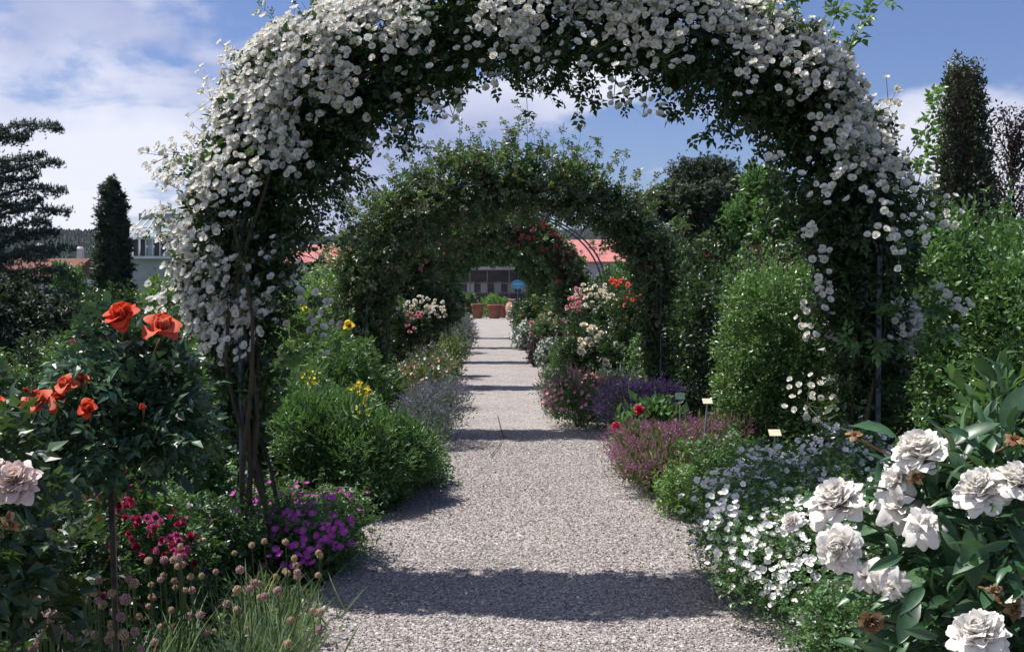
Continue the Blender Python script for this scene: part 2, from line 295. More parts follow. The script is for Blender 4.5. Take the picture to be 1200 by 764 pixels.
def petal(L=1., W=.8, cup=.25, curl=.0, ruf=0., nu=2, nv=2, wav=0.0):
    V = []; F_ = []
    for j in range(nv + 1):
        t = j / nv; w = W * (.25 + .75 * math.sin(math.pi * min(1, .06 + .74 * t)))
        for i in range(nu + 1):
            u = (i / nu - .5) * 2
            y = t * L * (1 - .20 * abs(u) ** 2.2 * t) + (wav * random.uniform(-1, 1) * L if j == nv else 0)
            z = cup * L * (u * u * .35 * t + .55 * t * t) - curl * L * max(0, t - .55) ** 2 * 4 + ruf * random.uniform(-1, 1) * t
            V.append((u * w * .5, y, z))
    for j in range(nv):
        for i in range(nu):
            a = j * (nu + 1) + i; F_.append((a, a + 1, a + nu + 2, a + nu + 1))
    return proto(V, F_)
def cone(r, h, n=6, mi=1, z=0.0):
    V = [(r * math.cos(2 * math.pi * k / n), r * math.sin(2 * math.pi * k / n), z) for k in range(n)] + [(0, 0, z + h)]
    return proto(V, [(k, (k + 1) % n, n) for k in range(n)], [mi] * n)
def flower(np_=6, W=.62, cup=.3, tilt=.15, centre=.13, two=False, nv=1):   # unit diameter, faces +z
    ps = []
    for k in range(np_):
        pt = petal(.5, .5 * W * 1.6, cup, 0, .02, 1, 2) if nv == 1 else petal(.5, .5 * W * 1.6, cup, 0.1, .02, 2, 2)
        ps.append(xf(pt, Rz(2 * math.pi * k / np_ + random.uniform(-.12, .12)) @ Rx(tilt + random.uniform(-.12, .12))))
    if two:
        for k in range(np_ - 1):
            pt = petal(.34, .24, cup, 0, .02, 1, 2); ps.append(xf(pt, Rz(2 * math.pi * (k + .5) / (np_ - 1)) @ Rx(tilt + .35), 1, (0, 0, .02)))
    if centre: ps.append(cone(centre, .05, 6, 1, .07 + cup * .09))
    return join(*ps)
RAMB = [flower(6, .50, .40, .16, .15, True) for _ in range(4)]
FIVE = [flower(5, .52, .3, .12, .08) for _ in range(3)]
GERAN = [flower(5, .52, .25, .15, .07) for _ in range(2)]
def ballbloom(n=26, hemi=True, W=.34):       # double rose seen small: nested cupped petals
    ps = []
    for k in range(n):
        t = k / n; a = k * 2.39996; tilt = 0.1 + t * 1.35
        ps.append(xf(petal(.5 * (1 - .35 * t), W, .5, .15, .02, 1, 2), Rz(a) @ Rx(tilt), 1, (0, 0, .04 + .08 * t)))
    return join(*ps)
DBL = [ballbloom(13, W=.42) for _ in range(3)]
def tuft(n=10, ln=1., w=.05, up=.3):
    ps = []
    for k in range(n):
        d = np.array([random.gauss(0, 1), random.gauss(0, 1), random.gauss(up, .8)]); d /= np.linalg.norm(d)
        s = np.cross(d, [.3, .5, .8]); s /= np.linalg.norm(s); L_ = ln * random.uniform(.6, 1)
        ps.append(proto([tuple(-s * w), tuple(s * w), tuple(d * L_)], [(0, 1, 2)]))
    return join(*ps)
TUFT = tuft(12, 1, .10, .2); TUFT_F = tuft(9, 1, .13, .9)
def ballhead(n=56):                          # allium head of many florets
    ps = []
    for k in range(n):
        z = 1 - 2 * (k + .5) / n; a = k * 2.39996; r = math.sqrt(1 - z * z); d = np.array([r * math.cos(a), r * math.sin(a), z]); d = d / np.linalg.norm(d)
        x = np.cross(d, [.2, .1, .97]); x /= np.linalg.norm(x); y = np.cross(d, x); o = d * random.uniform(.38, .5)
        s = .095; ps.append(proto([tuple(o + x * s), tuple(o + y * s), tuple(o - x * s), tuple(o - y * s), tuple(o * .35)], [(0, 1, 2, 3), (0, 4, 1), (2, 4, 3)]))
    return join(*ps)
BALL = [ballhead() for _ in range(2)]
def spike(n=10):
    ps = []
    for k in range(n):
        a = k * 2.4; z = k / n; r = .10 * (1 - z * .7)
        x, y = math.cos(a) * r, math.sin(a) * r
        ps.append(proto([(0, 0, z), (x * 1.6 - y * .5, y * 1.6 + x * .5, z + .02), (x, y, z + .14)], [(0, 1, 2)]))
    return join(*ps)
SPIKE = spike(12)
def blade(ln=1., w=.02, bend=.35, k=4):
    V = []; F_ = []
    for i in range(k + 1):
        t = i / k; ww = w * (1 - t ** 2) + .001; V += [(-ww, bend * t * t, ln * t * (1 - .25 * bend * t)), (ww, bend * t * t, ln * t * (1 - .25 * bend * t))]
    for i in range(k): F_.append((2 * i, 2 * i + 1, 2 * i + 3, 2 * i + 2))
    return proto(V, F_)
BLADE = blade()
# ------------------------------------------------------------------ foliage sampling
def lump(d, seed, amp=.19):                   # low-frequency radius variation by direction
    r = np.random.default_rng(seed); s = np.zeros(len(d))
    for _ in range(7):
        k = r.normal(size=3) * 3.4; s += np.sin(d @ k + r.uniform(0, 6.28))
    return 1 + amp * s / 2.0
def lobe_points(lobes, n, shell=.22, clump=8, cs=.07, zmin=.02, seed=0, inner=.62):
    lb = np.array(lobes, float); w = (lb[:, 3] * lb[:, 4] * lb[:, 5]) ** (2 / 3); w /= w.sum()
    P = []; Nn = []; got = 0
    while got < n:
        k = max(200, int((n - got) / clump * 1.5)); idx = rng.choice(len(lb), k, p=w); d = rdir(k)
        r = (1 - np.abs(rng.normal(size=k)) * shell).clip(.15, 1) * np.array([1.0]) * lump(d, seed + 3)
        c = lb[idx, :3] + d * r[:, None] * lb[idx, 3:]; nr = unit(d / lb[idx, 3:])
        ok = c[:, 2] > zmin
        for j in range(len(lb)):
            q = (c - lb[j, :3]) / lb[j, 3:]; ok &= ~(((q ** 2).sum(1) < inner ** 2) & (idx != j))
        c = c[ok]; nr = nr[ok]
        c = np.repeat(c, clump, 0); nr = np.repeat(nr, clump, 0); c = c + rng.normal(size=c.shape) * cs
        ok = c[:, 2] > zmin * .5
        P.append(c[ok]); Nn.append(nr[ok]); got += ok.sum()
        if k and not ok.any(): break
    return np.concatenate(P)[:n], np.concatenate(Nn)[:n]
def leaf_frames(nr, out=.6, up=.25, rnd=.8, flat=.7):
    n = len(nr); tip = nr * out + np.array([0, 0, up]) + rng.normal(size=(n, 3)) * rnd * .6
    pl = nr * (1 - flat) + np.array([0, 0, flat]) + rng.normal(size=(n, 3)) * .45
    return frames(tip, pl)
def mound(x0, x1, ytop, d, dep=None, k=5, zlow=0.0, flat=1.0):
    """lobes of a mound seen between pixel columns x0..x1 with its top at ytop, centre at distance d"""
    c = at((x0 + x1) / 2, ytop, d); rx = (x1 - x0) / 2 * d / F; h = c.z; dep = dep or rx
    zc = (h + zlow) / 2; rz = (h - zlow) / 2 * 1.0
    L = [(c.x, d, zc * .9, rx * .82, dep * .82, rz * 1.05)]
    for j in range(k):
        a = 2 * math.pi * (j + random.random()) / k; s = random.uniform(.32, .5)
        q = random.uniform(.5, .68); L.append((c.x + math.cos(a) * rx * q, d + math.sin(a) * dep * q, zlow + (h - zlow) * random.uniform(.3, .82), rx * s, dep * s, (h - zlow) * s * .65))
    return L, Vector((c.x, d, 0))
def put_flowers(root, lobes, f, base_n=0):
    """f: protos, mats, size, n, objs (as parts), bias towards camera/top"""
    n = f['n']; seed = f.get('seed', 1)
    P, Nr = lobe_points(lobes, n * 4, .04, f.get('clump', 1), f.get('cs', .03), f.get('zmin', .1), f.get('seed', 0), .92)
    P = P + Nr * f.get('out', .02)
    h = P[:, 2].max()
    wgt = (Nr @ np.array([-.1, -.55, .75])) + .15 * rng.normal(size=len(P)) + (P[:, 2] / h) * f.get('top', .3)
    order = np.argsort(-wgt)[: n * 2]; order = rng.permutation(order)[:n]
    P = P[order]; Nr = Nr[order]
    nrm = unit(Nr * .5 + np.array([-.12, -.35, .55]) + rng.normal(size=P.shape) * f.get('rnd', .35))
    place_flowers(root, P, nrm, f)
def place_flowers(root, P, nrm, f):
    R = frames_z(nrm); n = len(P); S = f['size'] * rng.uniform(.75, 1.15, n); objs = f.get('objs', 0)
    org = np.array(root['_loc']); pname = f.get('name', 'flower')
    d = np.linalg.norm(P - np.array([0, 0, EYE]), axis=1)
    vis = (S / d) * (0.5 + np.clip(-(nrm @ np.array([0, 1, 0])), 0, 1)); order = np.argsort(-vis)
    if f.get('keep_order'): order = np.arange(n)
    protos = f['protos']; mats = f['mats']
    if objs:
        meshes = []
        for p in protos:
            g = Geo(); g.add(p[0], p[1], p[2]); meshes.append(g.mesh(pname, mats))
        for i in order[:objs]:
            o = bpy.data.objects.new(pname, meshes[int(i) % len(meshes)]); col.objects.link(o); o.parent = root
            Mx = Matrix.Identity(4)
            for a in range(3):
                for b in range(3): Mx[a][b] = float(R[i][a][b] * S[i])
                Mx[a][3] = float(P[i][a] - org[a])
            o.matrix_local = Mx
    rest = order[objs:]
    if len(rest):
        g = Geo()
        for k, p in enumerate(protos):
            ii = rest[k::len(protos)]; g.scatter(p, P[ii], R[ii], S[ii])
        o = g.build(f.get('mass', pname + '_mass'), mats, root, 'stuff')
def plant(name, label, cat, lobes, base, n, leaf, size, mat, flowers=(), stems=6, shell=.24, clump=8, cs=.06, out=.6, up=.25, rnd=.8, flat=.6, group=None, seed=None, stem_mat='cane', stem_r=.008, zmin=.02, wild=1.0):
    root = thing(name, label, cat, (base[0], base[1], 0), group)
    seed = seed if seed is not None else int(rng.integers(1e6))
    P, Nr = lobe_points(lobes, n, shell, clump, cs, zmin, seed)
    ns = int(max(10, min(160, n // 110)) * wild); hh = P[:, 2].max(); ii = rng.choice(len(P), ns * 3); ii = ii[np.argsort(-Nr[ii][:, 2] + .5 * rng.random(len(ii)))][:ns]
    if ns:
        dr = unit(Nr[ii] * .6 + np.array([0, 0, .8]) + rng.normal(size=(ns, 3)) * .3); ln = hh * rng.uniform(.05, .17, ns); tt = rng.random((ns, 11)) ** .8
        Q = (P[ii][:, None] + dr[:, None] * (ln[:, None] * tt)[..., None]).reshape(-1, 3) + rng.normal(size=(ns * 11, 3)) * size * .15
        P = np.concatenate([P, Q]); Nr = np.concatenate([Nr, np.repeat(dr, 11, 0)])
    g = Geo(); g.scatter(leaf, P, leaf_frames(Nr, out, up, rnd, flat), size * rng.uniform(.5, 1.25, len(P)))
    g.build('foliage', M[mat], root, 'stuff')
    if stems:
        gs = Geo()
        for k in range(stems):
            l = lobes[k % len(lobes)]; e = Vector((l[0] + random.uniform(-.5, .5) * l[3], l[1] + random.uniform(-.5, .5) * l[4], l[2] + random.uniform(0, .6) * l[5]))
            b = Vector((base[0] + random.uniform(-.05, .05), base[1] + random.uniform(-.05, .05), 0)); m = b.lerp(e, .5) + Vector((random.uniform(-.05, .05), random.uniform(-.05, .05), .05))
            gs.tube([b, m, e], [stem_r * 1.5, stem_r, stem_r * .6], 5)
        gs.build('stem', M[stem_mat], root, 'stuff')
    for f in flowers:
        f = dict(f); f['mats'] = [M[k] for k in f['mats']]; put_flowers(root, lobes, f)
    return root
def Fl(protos, mats, size, n, objs=0, **k): return dict(protos=protos, mats=mats if len(mats) > 1 else mats + ['stamen'], size=size, n=n, objs=min(objs, n), **k)
#==SETTING==
def grid_sheet(name, x0, x1, y0, y1, z, mat, nx=2, ny=2, zf=None):
    X, Y = np.meshgrid(np.linspace(x0, x1, nx), np.linspace(y0, y1, ny)); Z = np.full_like(X, z) if zf is None else zf(X, Y)
    V = np.stack([X.ravel(), Y.ravel(), Z.ravel()], 1); f = [(j * nx + i, j * nx + i + 1, (j + 1) * nx + i + 1, (j + 1) * nx + i) for j in range(ny - 1) for i in range(nx - 1)]
    return Geo().add(V, f).build(name, mat, None, 'structure', True)
grid_sheet('ground', -1600, 1600, -60, 3000, -0.03, M['lawn'])
def strip(name, left, right, z, mat):
    V = []; f = []
    for (a, b) in zip(left, right): V += [(a[0], a[1], z), (b[0], b[1], z)]
    for i in range(len(left) - 1): f.append((2 * i, 2 * i + 1, 2 * i + 3, 2 * i + 2))
    return Geo().add(V, f).build(name, mat, None, 'structure')
# left and right gravel edges, read along the path
LE = [(350, 764), (385, 705), (402, 680), (440, 622), (470, 600), (486, 560), (505, 530), (524, 505), (534, 475), (537, 450), (542, 430), (548, 405), (550, 392), (548, 374)]
RE = [(975, 764), (885, 700), (862, 680), (826, 640), (800, 605), (735, 568), (716, 540), (722, 512), (700, 492), (664, 476), (650, 455), (640, 432), (622, 410), (607, 394), (598, 376)]
def edge_x(E, d, side):
    pts = sorted([ground(*p) for p in E], key=lambda p: p[1]); ys = [p[1] for p in pts]; xs = [p[0] for p in pts]
    if d < ys[0]: return xs[0] + (d - ys[0]) * -.0262
    return float(np.interp(d, ys, xs))
ds = np.concatenate([np.linspace(-3, 4, 6), np.linspace(4.4, 20, 60), np.linspace(21, 66, 30)])
def lx(d): return edge_x(LE, d, -1) - .10 + .04 * math.sin(d * 3.1)
def rx_(d): return edge_x(RE, d, 1) + .10 + .04 * math.sin(d * 2.3 + 1)
strip('bed_soil', [(-9 - 0 * d, d) for d in ds], [(9, d) for d in ds], -0.022, M['soil'])
strip('gravel_path', [(lx(d), d) for d in ds], [(rx_(d), d) for d in ds], -0.014, M['gravel'])
gp = grid_sheet('gravel_court', -14, 12, 66, 84, -0.016, M['gravel'])
# loose stones over the near path
def icos():
    t = (1 + 5 ** .5) / 2
    V = np.array([(1, 1, 1), (-1, -1, 1), (-1, 1, -1), (1, -1, -1)]) * 0
    V = np.array([(1, 0, 0), (0, 1, 0), (-1, 0, 0), (0, -1, 0), (.1, .1, .8), (-.1, 0, -.6)]) + rng.normal(size=(6, 3)) * .14
    return proto(V, [(0, 1, 4), (1, 2, 4), (2, 3, 4), (3, 0, 4), (1, 0, 5), (2, 1, 5), (3, 2, 5), (0, 3, 5)])
def pebbles():
    g = Geo(); n = 62000
    d = 4.2 + 8.3 * rng.random(n) ** 1.6
    L_ = np.array([lx(v) for v in np.linspace(4, 13, 200)]); R_ = np.array([rx_(v) for v in np.linspace(4, 13, 200)]); q = np.linspace(4, 13, 200)
    x0 = np.interp(d, q, L_); x1 = np.interp(d, q, R_); x = x0 + (x1 - x0) * rng.random(n)
    e = rng.random(n) < .04; x[e] += rng.normal(size=e.sum()) * .12
    P = np.stack([x, d, np.full(n, -.012)], 1); Rr = frames_z(np.array([[0, 0, 1.]]) + rng.normal(size=(n, 3)) * .3); S = rng.gamma(5, .0011, n).clip(.002, .013)
    for k in range(3): g.scatter(icos(), P[k::3], Rr[k::3], S[k::3])
    g.build('loose_gravel', M['pebble'], None, 'stuff')
pebbles()
# bed ground cover on both sides: low leaves nobody could count
def cover():
    for nm, mat, leaf, n, sz, y0, y1, hh in (('ground_cover', 'lf_mid', SPRIG3, 42000, .055, 3.2, 22, .13), ('ground_cover', 'lf_olive', TINY, 12000, .06, 5, 60, .14), ('ground_cover', 'lf_dark', SPRIG3, 26000, .10, 8, 62, .30)):
        d = y0 + (y1 - y0) * rng.random(n) ** 1.7; side = rng.random(n) < .5; q = np.linspace(0, 66, 400)
        L_ = np.interp(d, q, [lx(v) for v in q]); R_ = np.interp(d, q, [rx_(v) for v in q])
        w = np.minimum(6.0, 1 + d * .45) * rng.random(n) ** 1.2
        x = np.where(side, L_ - w + .03, R_ + w - .03); z = hh * rng.random(n) * np.minimum(1, .15 + w * 2.2) + .0
        P = np.stack([x, d, z], 1); g = Geo().scatter(leaf, P, leaf_frames(np.tile([0, 0, 1.], (n, 1)), .3, .3, 1, .8), sz * rng.uniform(.5, 1.2, n))
        g.build(nm, M[mat], None, 'stuff')
cover()
M['hill'] = surfmat('hill_forest_floor', [(0.3, (0.008, 0.018, 0.010)), (0.7, (0.016, 0.03, 0.016))], .05, 1.0, .3, spec=0.0)
# hills with forest
def hills():
    nx, ny = 160, 8; V = []; f = []
    for j in range(ny):
        for i in range(nx):
            t = i / (nx - 1); x = -1500 + 3000 * t; y = 900 + j * 45 - 40 * math.sin(t * 9)
            hgt = 56 + 7 * math.sin(t * 7 + .6) + 3 * math.sin(t * 23) + 14 * math.exp(-((x - 120) / 260) ** 2)
            z = -1 + hgt * math.sin(math.pi / 2 * min(1, j / (ny - 3)))
            V.append((x, y, z))
    for j in range(ny - 1):
        for i in range(nx - 1): f.append((j * nx + i, j * nx + i + 1, (j + 1) * nx + i + 1, (j + 1) * nx + i))
    Geo().add(V, f).build('wooded_hill', M['hill'], None, 'structure', True)
    V = np.array(V).reshape(ny, nx, 3); n = 30000
    a = rng.random(n) * (nx - 1.01); b = rng.random(n) ** .6 * (ny - 1.01); i = a.astype(int); j = b.astype(int)
    P = V[j, i] + (V[j, i + 1] - V[j, i]) * (a - i)[:, None] + (V[j + 1, i] - V[j, i]) * (b - j)[:, None]
    ok = (P[:, 0] > -620) & (P[:, 0] < 620); P = P[ok]
    c = proto([(1, 0, 0), (.3, .95, 0), (-.8, .6, 0), (-.8, -.6, 0), (.3, -.95, 0), (.1, 0, 1.9)], [(0, 1, 5), (1, 2, 5), (2, 3, 5), (3, 4, 5), (4, 0, 5)])
    Geo().scatter(c, P, frames_from_z(np.tile([0, 0, 1.], (len(P), 1)), rdir(len(P))), rng.uniform(1.8, 3.4, len(P))).build('forest', M['lf_forest'], None, 'stuff')
hills()
#==ARCHES==
HALF = 1.78; SPR = 1.72; RISE = 1.36
def arch_point(t):            # t 0..1 from the left foot to the right foot, local x and z
    legl = SPR; arc = math.pi * (HALF + RISE) / 2; tot = 2 * legl + arc; s = t * tot
    if s < legl: return (-HALF, s, -1.0, 0.0)
    if s > legl + arc: return (HALF, tot - s, 1.0, 0.0)
    a = math.pi * (1 - (s - legl) / arc); x = HALF * math.cos(a); z = SPR + RISE * math.sin(a)
    n = Vector((math.cos(a) / HALF, math.sin(a) / RISE)).normalized(); return (x, z, n.x, n.y)
AROT = 0.13
class Arch:
    def __init__(s, d, cx=None, rot=AROT, sx=1.0, sz=1.0):
        s.c = Vector((cx if cx is not None else aisle(d), d, 0)); s.rot = rot; s.sx = sx; s.sz = sz
        s.ux = np.array([math.cos(rot), math.sin(rot), 0]); s.uy = np.array([-math.sin(rot), math.cos(rot), 0])
    def w(s, x, z, y=0.0):
        p = np.array([s.c.x, s.c.y, 0]) + s.ux * x * s.sx + s.uy * y + np.array([0, 0, z * s.sz]); return p
    def sample(s, n, rfun, seed, shell=.25, yr=1.0, lo=0.0, hi=1.0):
        t = lo + (hi - lo) * rng.random(n); A = np.array([arch_point(v) for v in t]); phi = rng.uniform(0, 2 * np.pi, n)
        on = A[:, 2:3] * s.ux + A[:, 3:4] * np.array([0, 0, 1.]); C = A[:, 0:1] * s.sx * s.ux + A[:, 1:2] * s.sz * np.array([0, 0, 1.]) + np.array([s.c.x, s.c.y, 0])
        nr = np.cos(phi)[:, None] * on + np.sin(phi)[:, None] * s.uy
        r0 = np.array([rfun(v) for v in t])
        rr = np.random.default_rng(seed); lm = np.zeros(n)
        for k in range(9): f1 = rr.uniform(8, 60); f2 = rr.integers(1, 4); lm += np.sin(t * f1 + phi * f2 + rr.uniform(0, 6.28))
        r = r0 * (1 + .10 * lm / 1.6) * (1 - np.abs(rng.normal(size=n)) * shell).clip(.1, 1)
        P = C + nr * r[:, None] * np.array([1, 1, 1]) ; P += s.uy * (np.sin(phi) * r * (yr - 1))[:, None]
        return P, nr, t, r0
def interp_r(pts): xs = [p[0] for p in pts]; ys = [p[1] for p in pts]; return lambda v: float(np.interp(v, xs, ys))
def build_frame(A, label, back=.42):
    root = thing('rose_arch', label, 'rose arch', tuple(A.c), 'metal arches over the gravel path')
    for y in (-back / 2, back / 2):
        g = Geo(); g.tube([A.w(*arch_point(t)[:2], y) for t in np.linspace(0, 1, 60)], .016, 6); g.build('hoop', M['iron'], root)
    for t in (.06, .16, .26, .36, .45, .55, .64, .74, .84, .94):
        x, z = arch_point(t)[:2]; g = Geo(); g.tube([A.w(x, z, -back / 2), A.w(x, z, back / 2)], .009, 5); g.build('crossbar', M['iron'], root)
    return root
def canes(A, root, legs, n=6, spread=.12, top=.5, mat='cane', r=.012):
    for sgn in legs:
        for k in range(n):
            x0 = sgn * (HALF + random.uniform(-.18, .12)); y0 = random.uniform(-.3, .3); pts = []
            ph = random.uniform(0, 6)
            T = np.linspace(0.0, top * random.uniform(.6, 1), 16)
            for t in T:
                tt = t if sgn < 0 else 1 - t; x, z, nx, nz = arch_point(tt); e = math.sin(t * 28 + ph) * spread * .5; blend = min(1, t * 7)
                pts.append(A.w(x * blend + x0 * (1 - blend) + nx * e, z + nz * e, y0 + math.cos(t * 19 + ph) * spread * .4))
            g = Geo(); g.tube(pts, [r * (1 - .6 * i / 16) * random.uniform(.9, 1.1) for i in range(16)], 6); g.build('cane', M[mat], root)
def shoots(root, starts, dirs, length, leaf, lsize, lmat, smat='greenstem', r=.004, per=14, tipfl=None, name='shoot'):
    gs = Geo(); P = []; T = []; tips = []; tn = []
    for p, d in zip(starts, dirs):
        d = np.array(d) / np.linalg.norm(d); L_ = length * random.uniform(.5, 1.1); side = rdir(1)[0]; pts = []
        for i in range(7):
            t = i / 6; q = np.array(p) + d * L_ * t + side * L_ * .12 * math.sin(t * 3) + np.array([0, 0, -1]) * L_ * .16 * t * t; pts.append(q)
        gs.tube(pts, [r * (1 - .8 * i / 6) for i in range(7)], 4, cap=False)
        for k in range(per):
            t = random.uniform(.15, 1); i = min(5, int(t * 6)); f = t * 6 - i; P.append(pts[i] * (1 - f) + pts[i + 1] * f)
            T.append(d * .5 + rdir(1)[0])
        tips.append(pts[-1]); tn.append(d)
    P = np.array(P); T = np.array(T); n = len(P)
    gs.build(name + '_stem', M[smat], root, 'stuff')
    Geo().scatter(leaf, P, frames(T, np.tile([0, 0, 1.], (n, 1)) + rng.normal(size=(n, 3)) * .4), lsize * rng.uniform(.6, 1.15, n)).build(name + '_leaves', M[lmat], root, 'stuff')
    return np.array(tips), np.array(tn)
def arch_foliage(A, root, rfun, n, leaf, size, mat, seed, shell=.25, cl=7, cs=.05, lo=0, hi=1, yr=1.1, droop=.0, thin=.34):
    P, nr, t, r0 = A.sample(max(10, n // cl), rfun, seed, shell, yr, lo, hi); ok = (r0 > .03) & (rng.random(len(r0)) < np.clip(r0 / thin, .25, 1)); P = P[ok]; nr = nr[ok]
    P = np.repeat(P, cl, 0) + rng.normal(size=(len(P) * cl, 3)) * cs; nr = np.repeat(nr, cl, 0); P[:, 2] = np.maximum(P[:, 2], .03)
    g = Geo().scatter(leaf, P, leaf_frames(nr, .7, .1 - droop, .8, .45), size * rng.uniform(.55, 1.2, len(P)))
    return g.build('foliage', M[mat], root, 'stuff')
# arch 1: white rambler
A1 = Arch(6.55, cx=.315, rot=.13, sx=1.04, sz=1.035)
build_frame(A1, 'nearest iron rose arch, almost buried under the white rambling rose')
def white_rambler():
    root = thing('climbing_rose', 'white rambling rose in full bloom covering the nearest arch over the path', 'climbing rose', tuple(A1.c), 'climbing roses trained over the arches')
    rf = interp_r([(0, 0), (.07, .0), (.10, .09), (.14, .15), (.20, .28), (.27, .36), (.34, .37), (.42, .34), (.5, .31), (.6, .30), (.68, .31), (.76, .31), (.82, .24), (.86, .17), (.93, .13), (.98, .11), (1, .10)])
    arch_foliage(A1, root, rf, 13500, SPRIG, .10, 'lf_dark', 21, .34, 6, .05)
    rfi = lambda v: rf(v) * .62
    arch_foliage(A1, root, rfi, 11000, SPRIG_T, .17, 'lf_dark', 22, .5, 6, .05)  # big dark leaves added inside, the crown's inner shade put into their colour
    canes(A1, root, (-1,), 9, .16, .5, r=.014); canes(A1, root, (1,), 6, .16, .5, r=.013)
    # flowers in trusses over the outer and front side
    def fw(P, nr, t):
        o = np.array([arch_point(v)[2:] for v in t]); on = o[:, :1] * A1.ux + o[:, 1:] * np.array([0, 0, 1.])
        w = (nr * on).sum(1) * .75 + (-(nr @ A1.uy)) * .42 + .10
        w += np.where(t < .40, .20, 0) - np.where(t > .72, .45, 0) - np.where(t < .14, .15, 0) + .45 * np.sin(t * 61) * np.sin(t * 23 + 1) + .30 * np.sin(P @ np.array([9., 7., 11.]))
        return w
    P, nr, t, r0 = A1.sample(2600, rf, 21, .05, 1.1, .125, .90); w = fw(P, nr, t) + rng.normal(size=len(P)) * .22
    pick = np.argsort(-w)[:330]; pick = rng.permutation(pick)[:200]; C = P[pick] + nr[pick] * .04; Cn = nr[pick]
    pts = []; nn = []; cc = []
    for c, cn in zip(C, Cn):
        k = int(rng.integers(12, 26)); off = rng.normal(size=(k, 3)) * .060; off -= np.outer(off @ cn, cn) * .65
        pts.append(c + off); nn.append(np.tile(cn, (k, 1))); cc.append(np.tile(c - cn * .09, (k, 1)))
    spotc = []
    P, nr, t, r0 = A1.sample(3000, rf, 21, .05, 1.1, .28, .74); o = np.array([arch_point(v)[2:] for v in t]); on = o[:, :1] * A1.ux + o[:, 1:] * np.array([0, 0, 1.])
    okk = np.where((-(nr @ A1.uy) > .45) & ((nr * on).sum(1) > -.15 + .35 * np.sin(P @ np.array([8., 5., 12.]))))[0][:240]
    for c, cn in zip(P[okk] + nr[okk] * .05, nr[okk]):
        k = int(rng.integers(9, 20)); off = rng.normal(size=(k, 3)) * .054; off -= np.outer(off @ cn, cn) * .6; pts.append(c + off); nn.append(np.tile(cn, (k, 1))); cc.append(np.tile(c - cn * .09, (k, 1)))
    # trusses picked out from the photograph: pixel, truss radius in px, count, distance
    for px, py, rad, k, d in ((985, 195, 26, 16, 6.2), (968, 228, 20, 12, 6.2), (1058, 272, 30, 24, 6.1), (1068, 222, 24, 14, 6.3), (955, 262, 14, 7, 6.3), (1024, 232, 16, 7, 6.25), (905, 185, 14, 6, 6.2), (1000, 110, 30, 14, 6.5), (1045, 120, 22, 10, 6.6),
                              (945, 95, 26, 14, 6.3), (872, 80, 30, 16, 6.2), (965, 300, 13, 8, 6.5), (968, 330, 13, 7, 6.6), (975, 350, 10, 5, 6.6), (945, 372, 12, 6, 6.8), (960, 385, 14, 7, 6.8), (968, 395, 9, 4, 6.8), (948, 470, 22, 22, 7.0),
                              (246, 265, 34, 30, 6.2), (226, 312, 28, 26, 6.2), (250, 330, 38, 26, 6.1), (300, 290, 30, 18, 6.1), (205, 350, 22, 18, 6.2), (320, 335, 34, 20, 6.2), (365, 352, 22, 10, 6.3), (380, 380, 20, 8, 6.4), (370, 300, 16, 6, 6.4), (260, 300, 40, 26, 6.05),
                              (200, 200, 16, 12, 6.5), (225, 215, 20, 12, 6.4), (245, 110, 24, 20, 6.6), (275, 85, 24, 20, 6.6), (300, 130, 34, 24, 6.4), (340, 60, 30, 24, 6.6), (255, 165, 30, 22, 6.4), (420, 20, 36, 26, 6.5), (470, 130, 30, 18, 6.3), (530, 130, 20, 9, 6.3), (500, 95, 30, 16, 6.2),
                              (720, 110, 18, 8, 6.4), (755, 128, 14, 8, 6.5), (400, 205, 22, 10, 6.5), (440, 165, 22, 10, 6.5), (340, 160, 18, 8, 6.1), (560, 60, 40, 26, 6.2), (640, 70, 40, 26, 6.2), (700, 50, 40, 24, 6.2), (780, 60, 34, 18, 6.2), (182, 362, 13, 9, 6.3)):
        c = np.array(at(px, py, d)); rr = rad * d / F; off = rng.normal(size=(k, 3)) * rr * .62; cn = unit(np.array([[-.15, -.8, .5]]))[0]
        pts.append(c + off); nn.append(np.tile(cn, (k, 1))); cc.append(np.tile(c + np.array([0, .05, -.03]), (k, 1))); spotc.append(c)
    # every hand-set truss hangs on a twig from the arch
    ct = np.array([A1.w(*arch_point(v)[:2]) for v in np.linspace(.05, .95, 120)]); gt = Geo()
    for c in spotc:
        q = ct[np.argmin(((ct - c) ** 2).sum(1))]; gt.tube([q, (q + c) / 2 + np.array([0, 0, .04]), c + np.array([0, .04, -.02])], [.006, .004, .003], 4, cap=False)
    gt.build('twigs', M['greenstem'], root, 'stuff')
    # flowering sprays standing clear of the outline
    st = []; dr = []
    Q, qn, qt, _ = A1.sample(500, rf, 21, .1, 1.0, .15, .86); o = np.array([arch_point(v)[2:] for v in qt]); on = o[:, :1] * A1.ux + o[:, 1:] * np.array([0, 0, 1.])
    ok = np.where((qn * on).sum(1) > .55)[0][:46]
    tips, tn = shoots(root, Q[ok], on[ok] + rng.normal(size=(len(ok), 3)) * .35 + np.array([0, 0, .2]), .30, SPRIG_T, .07, 'lf_rose', per=7)
    for c, cn in zip(tips[:36], tn[:36]):
        k = int(rng.integers(5, 11)); pts.append(c + rng.normal(size=(k, 3)) * .034 + cn * .02); nn.append(np.tile(cn, (k, 1))); cc.append(np.tile(c - cn * .04, (k, 1)))
    pts = np.concatenate(pts); nn = np.concatenate(nn); cc = np.concatenate(cc); dv = pts - cc; ln = np.linalg.norm(dv, axis=1)
    strand = proto([(-.012, 0, 0), (.012, 0, 0), (.008, 1, 0), (-.008, 1, 0)], [(0, 1, 2, 3)]); Geo().scatter(strand, cc, frames(dv, rdir(len(cc))), ln.clip(.02, .2)).build('pedicels', M['greenstem'], root, 'stuff')
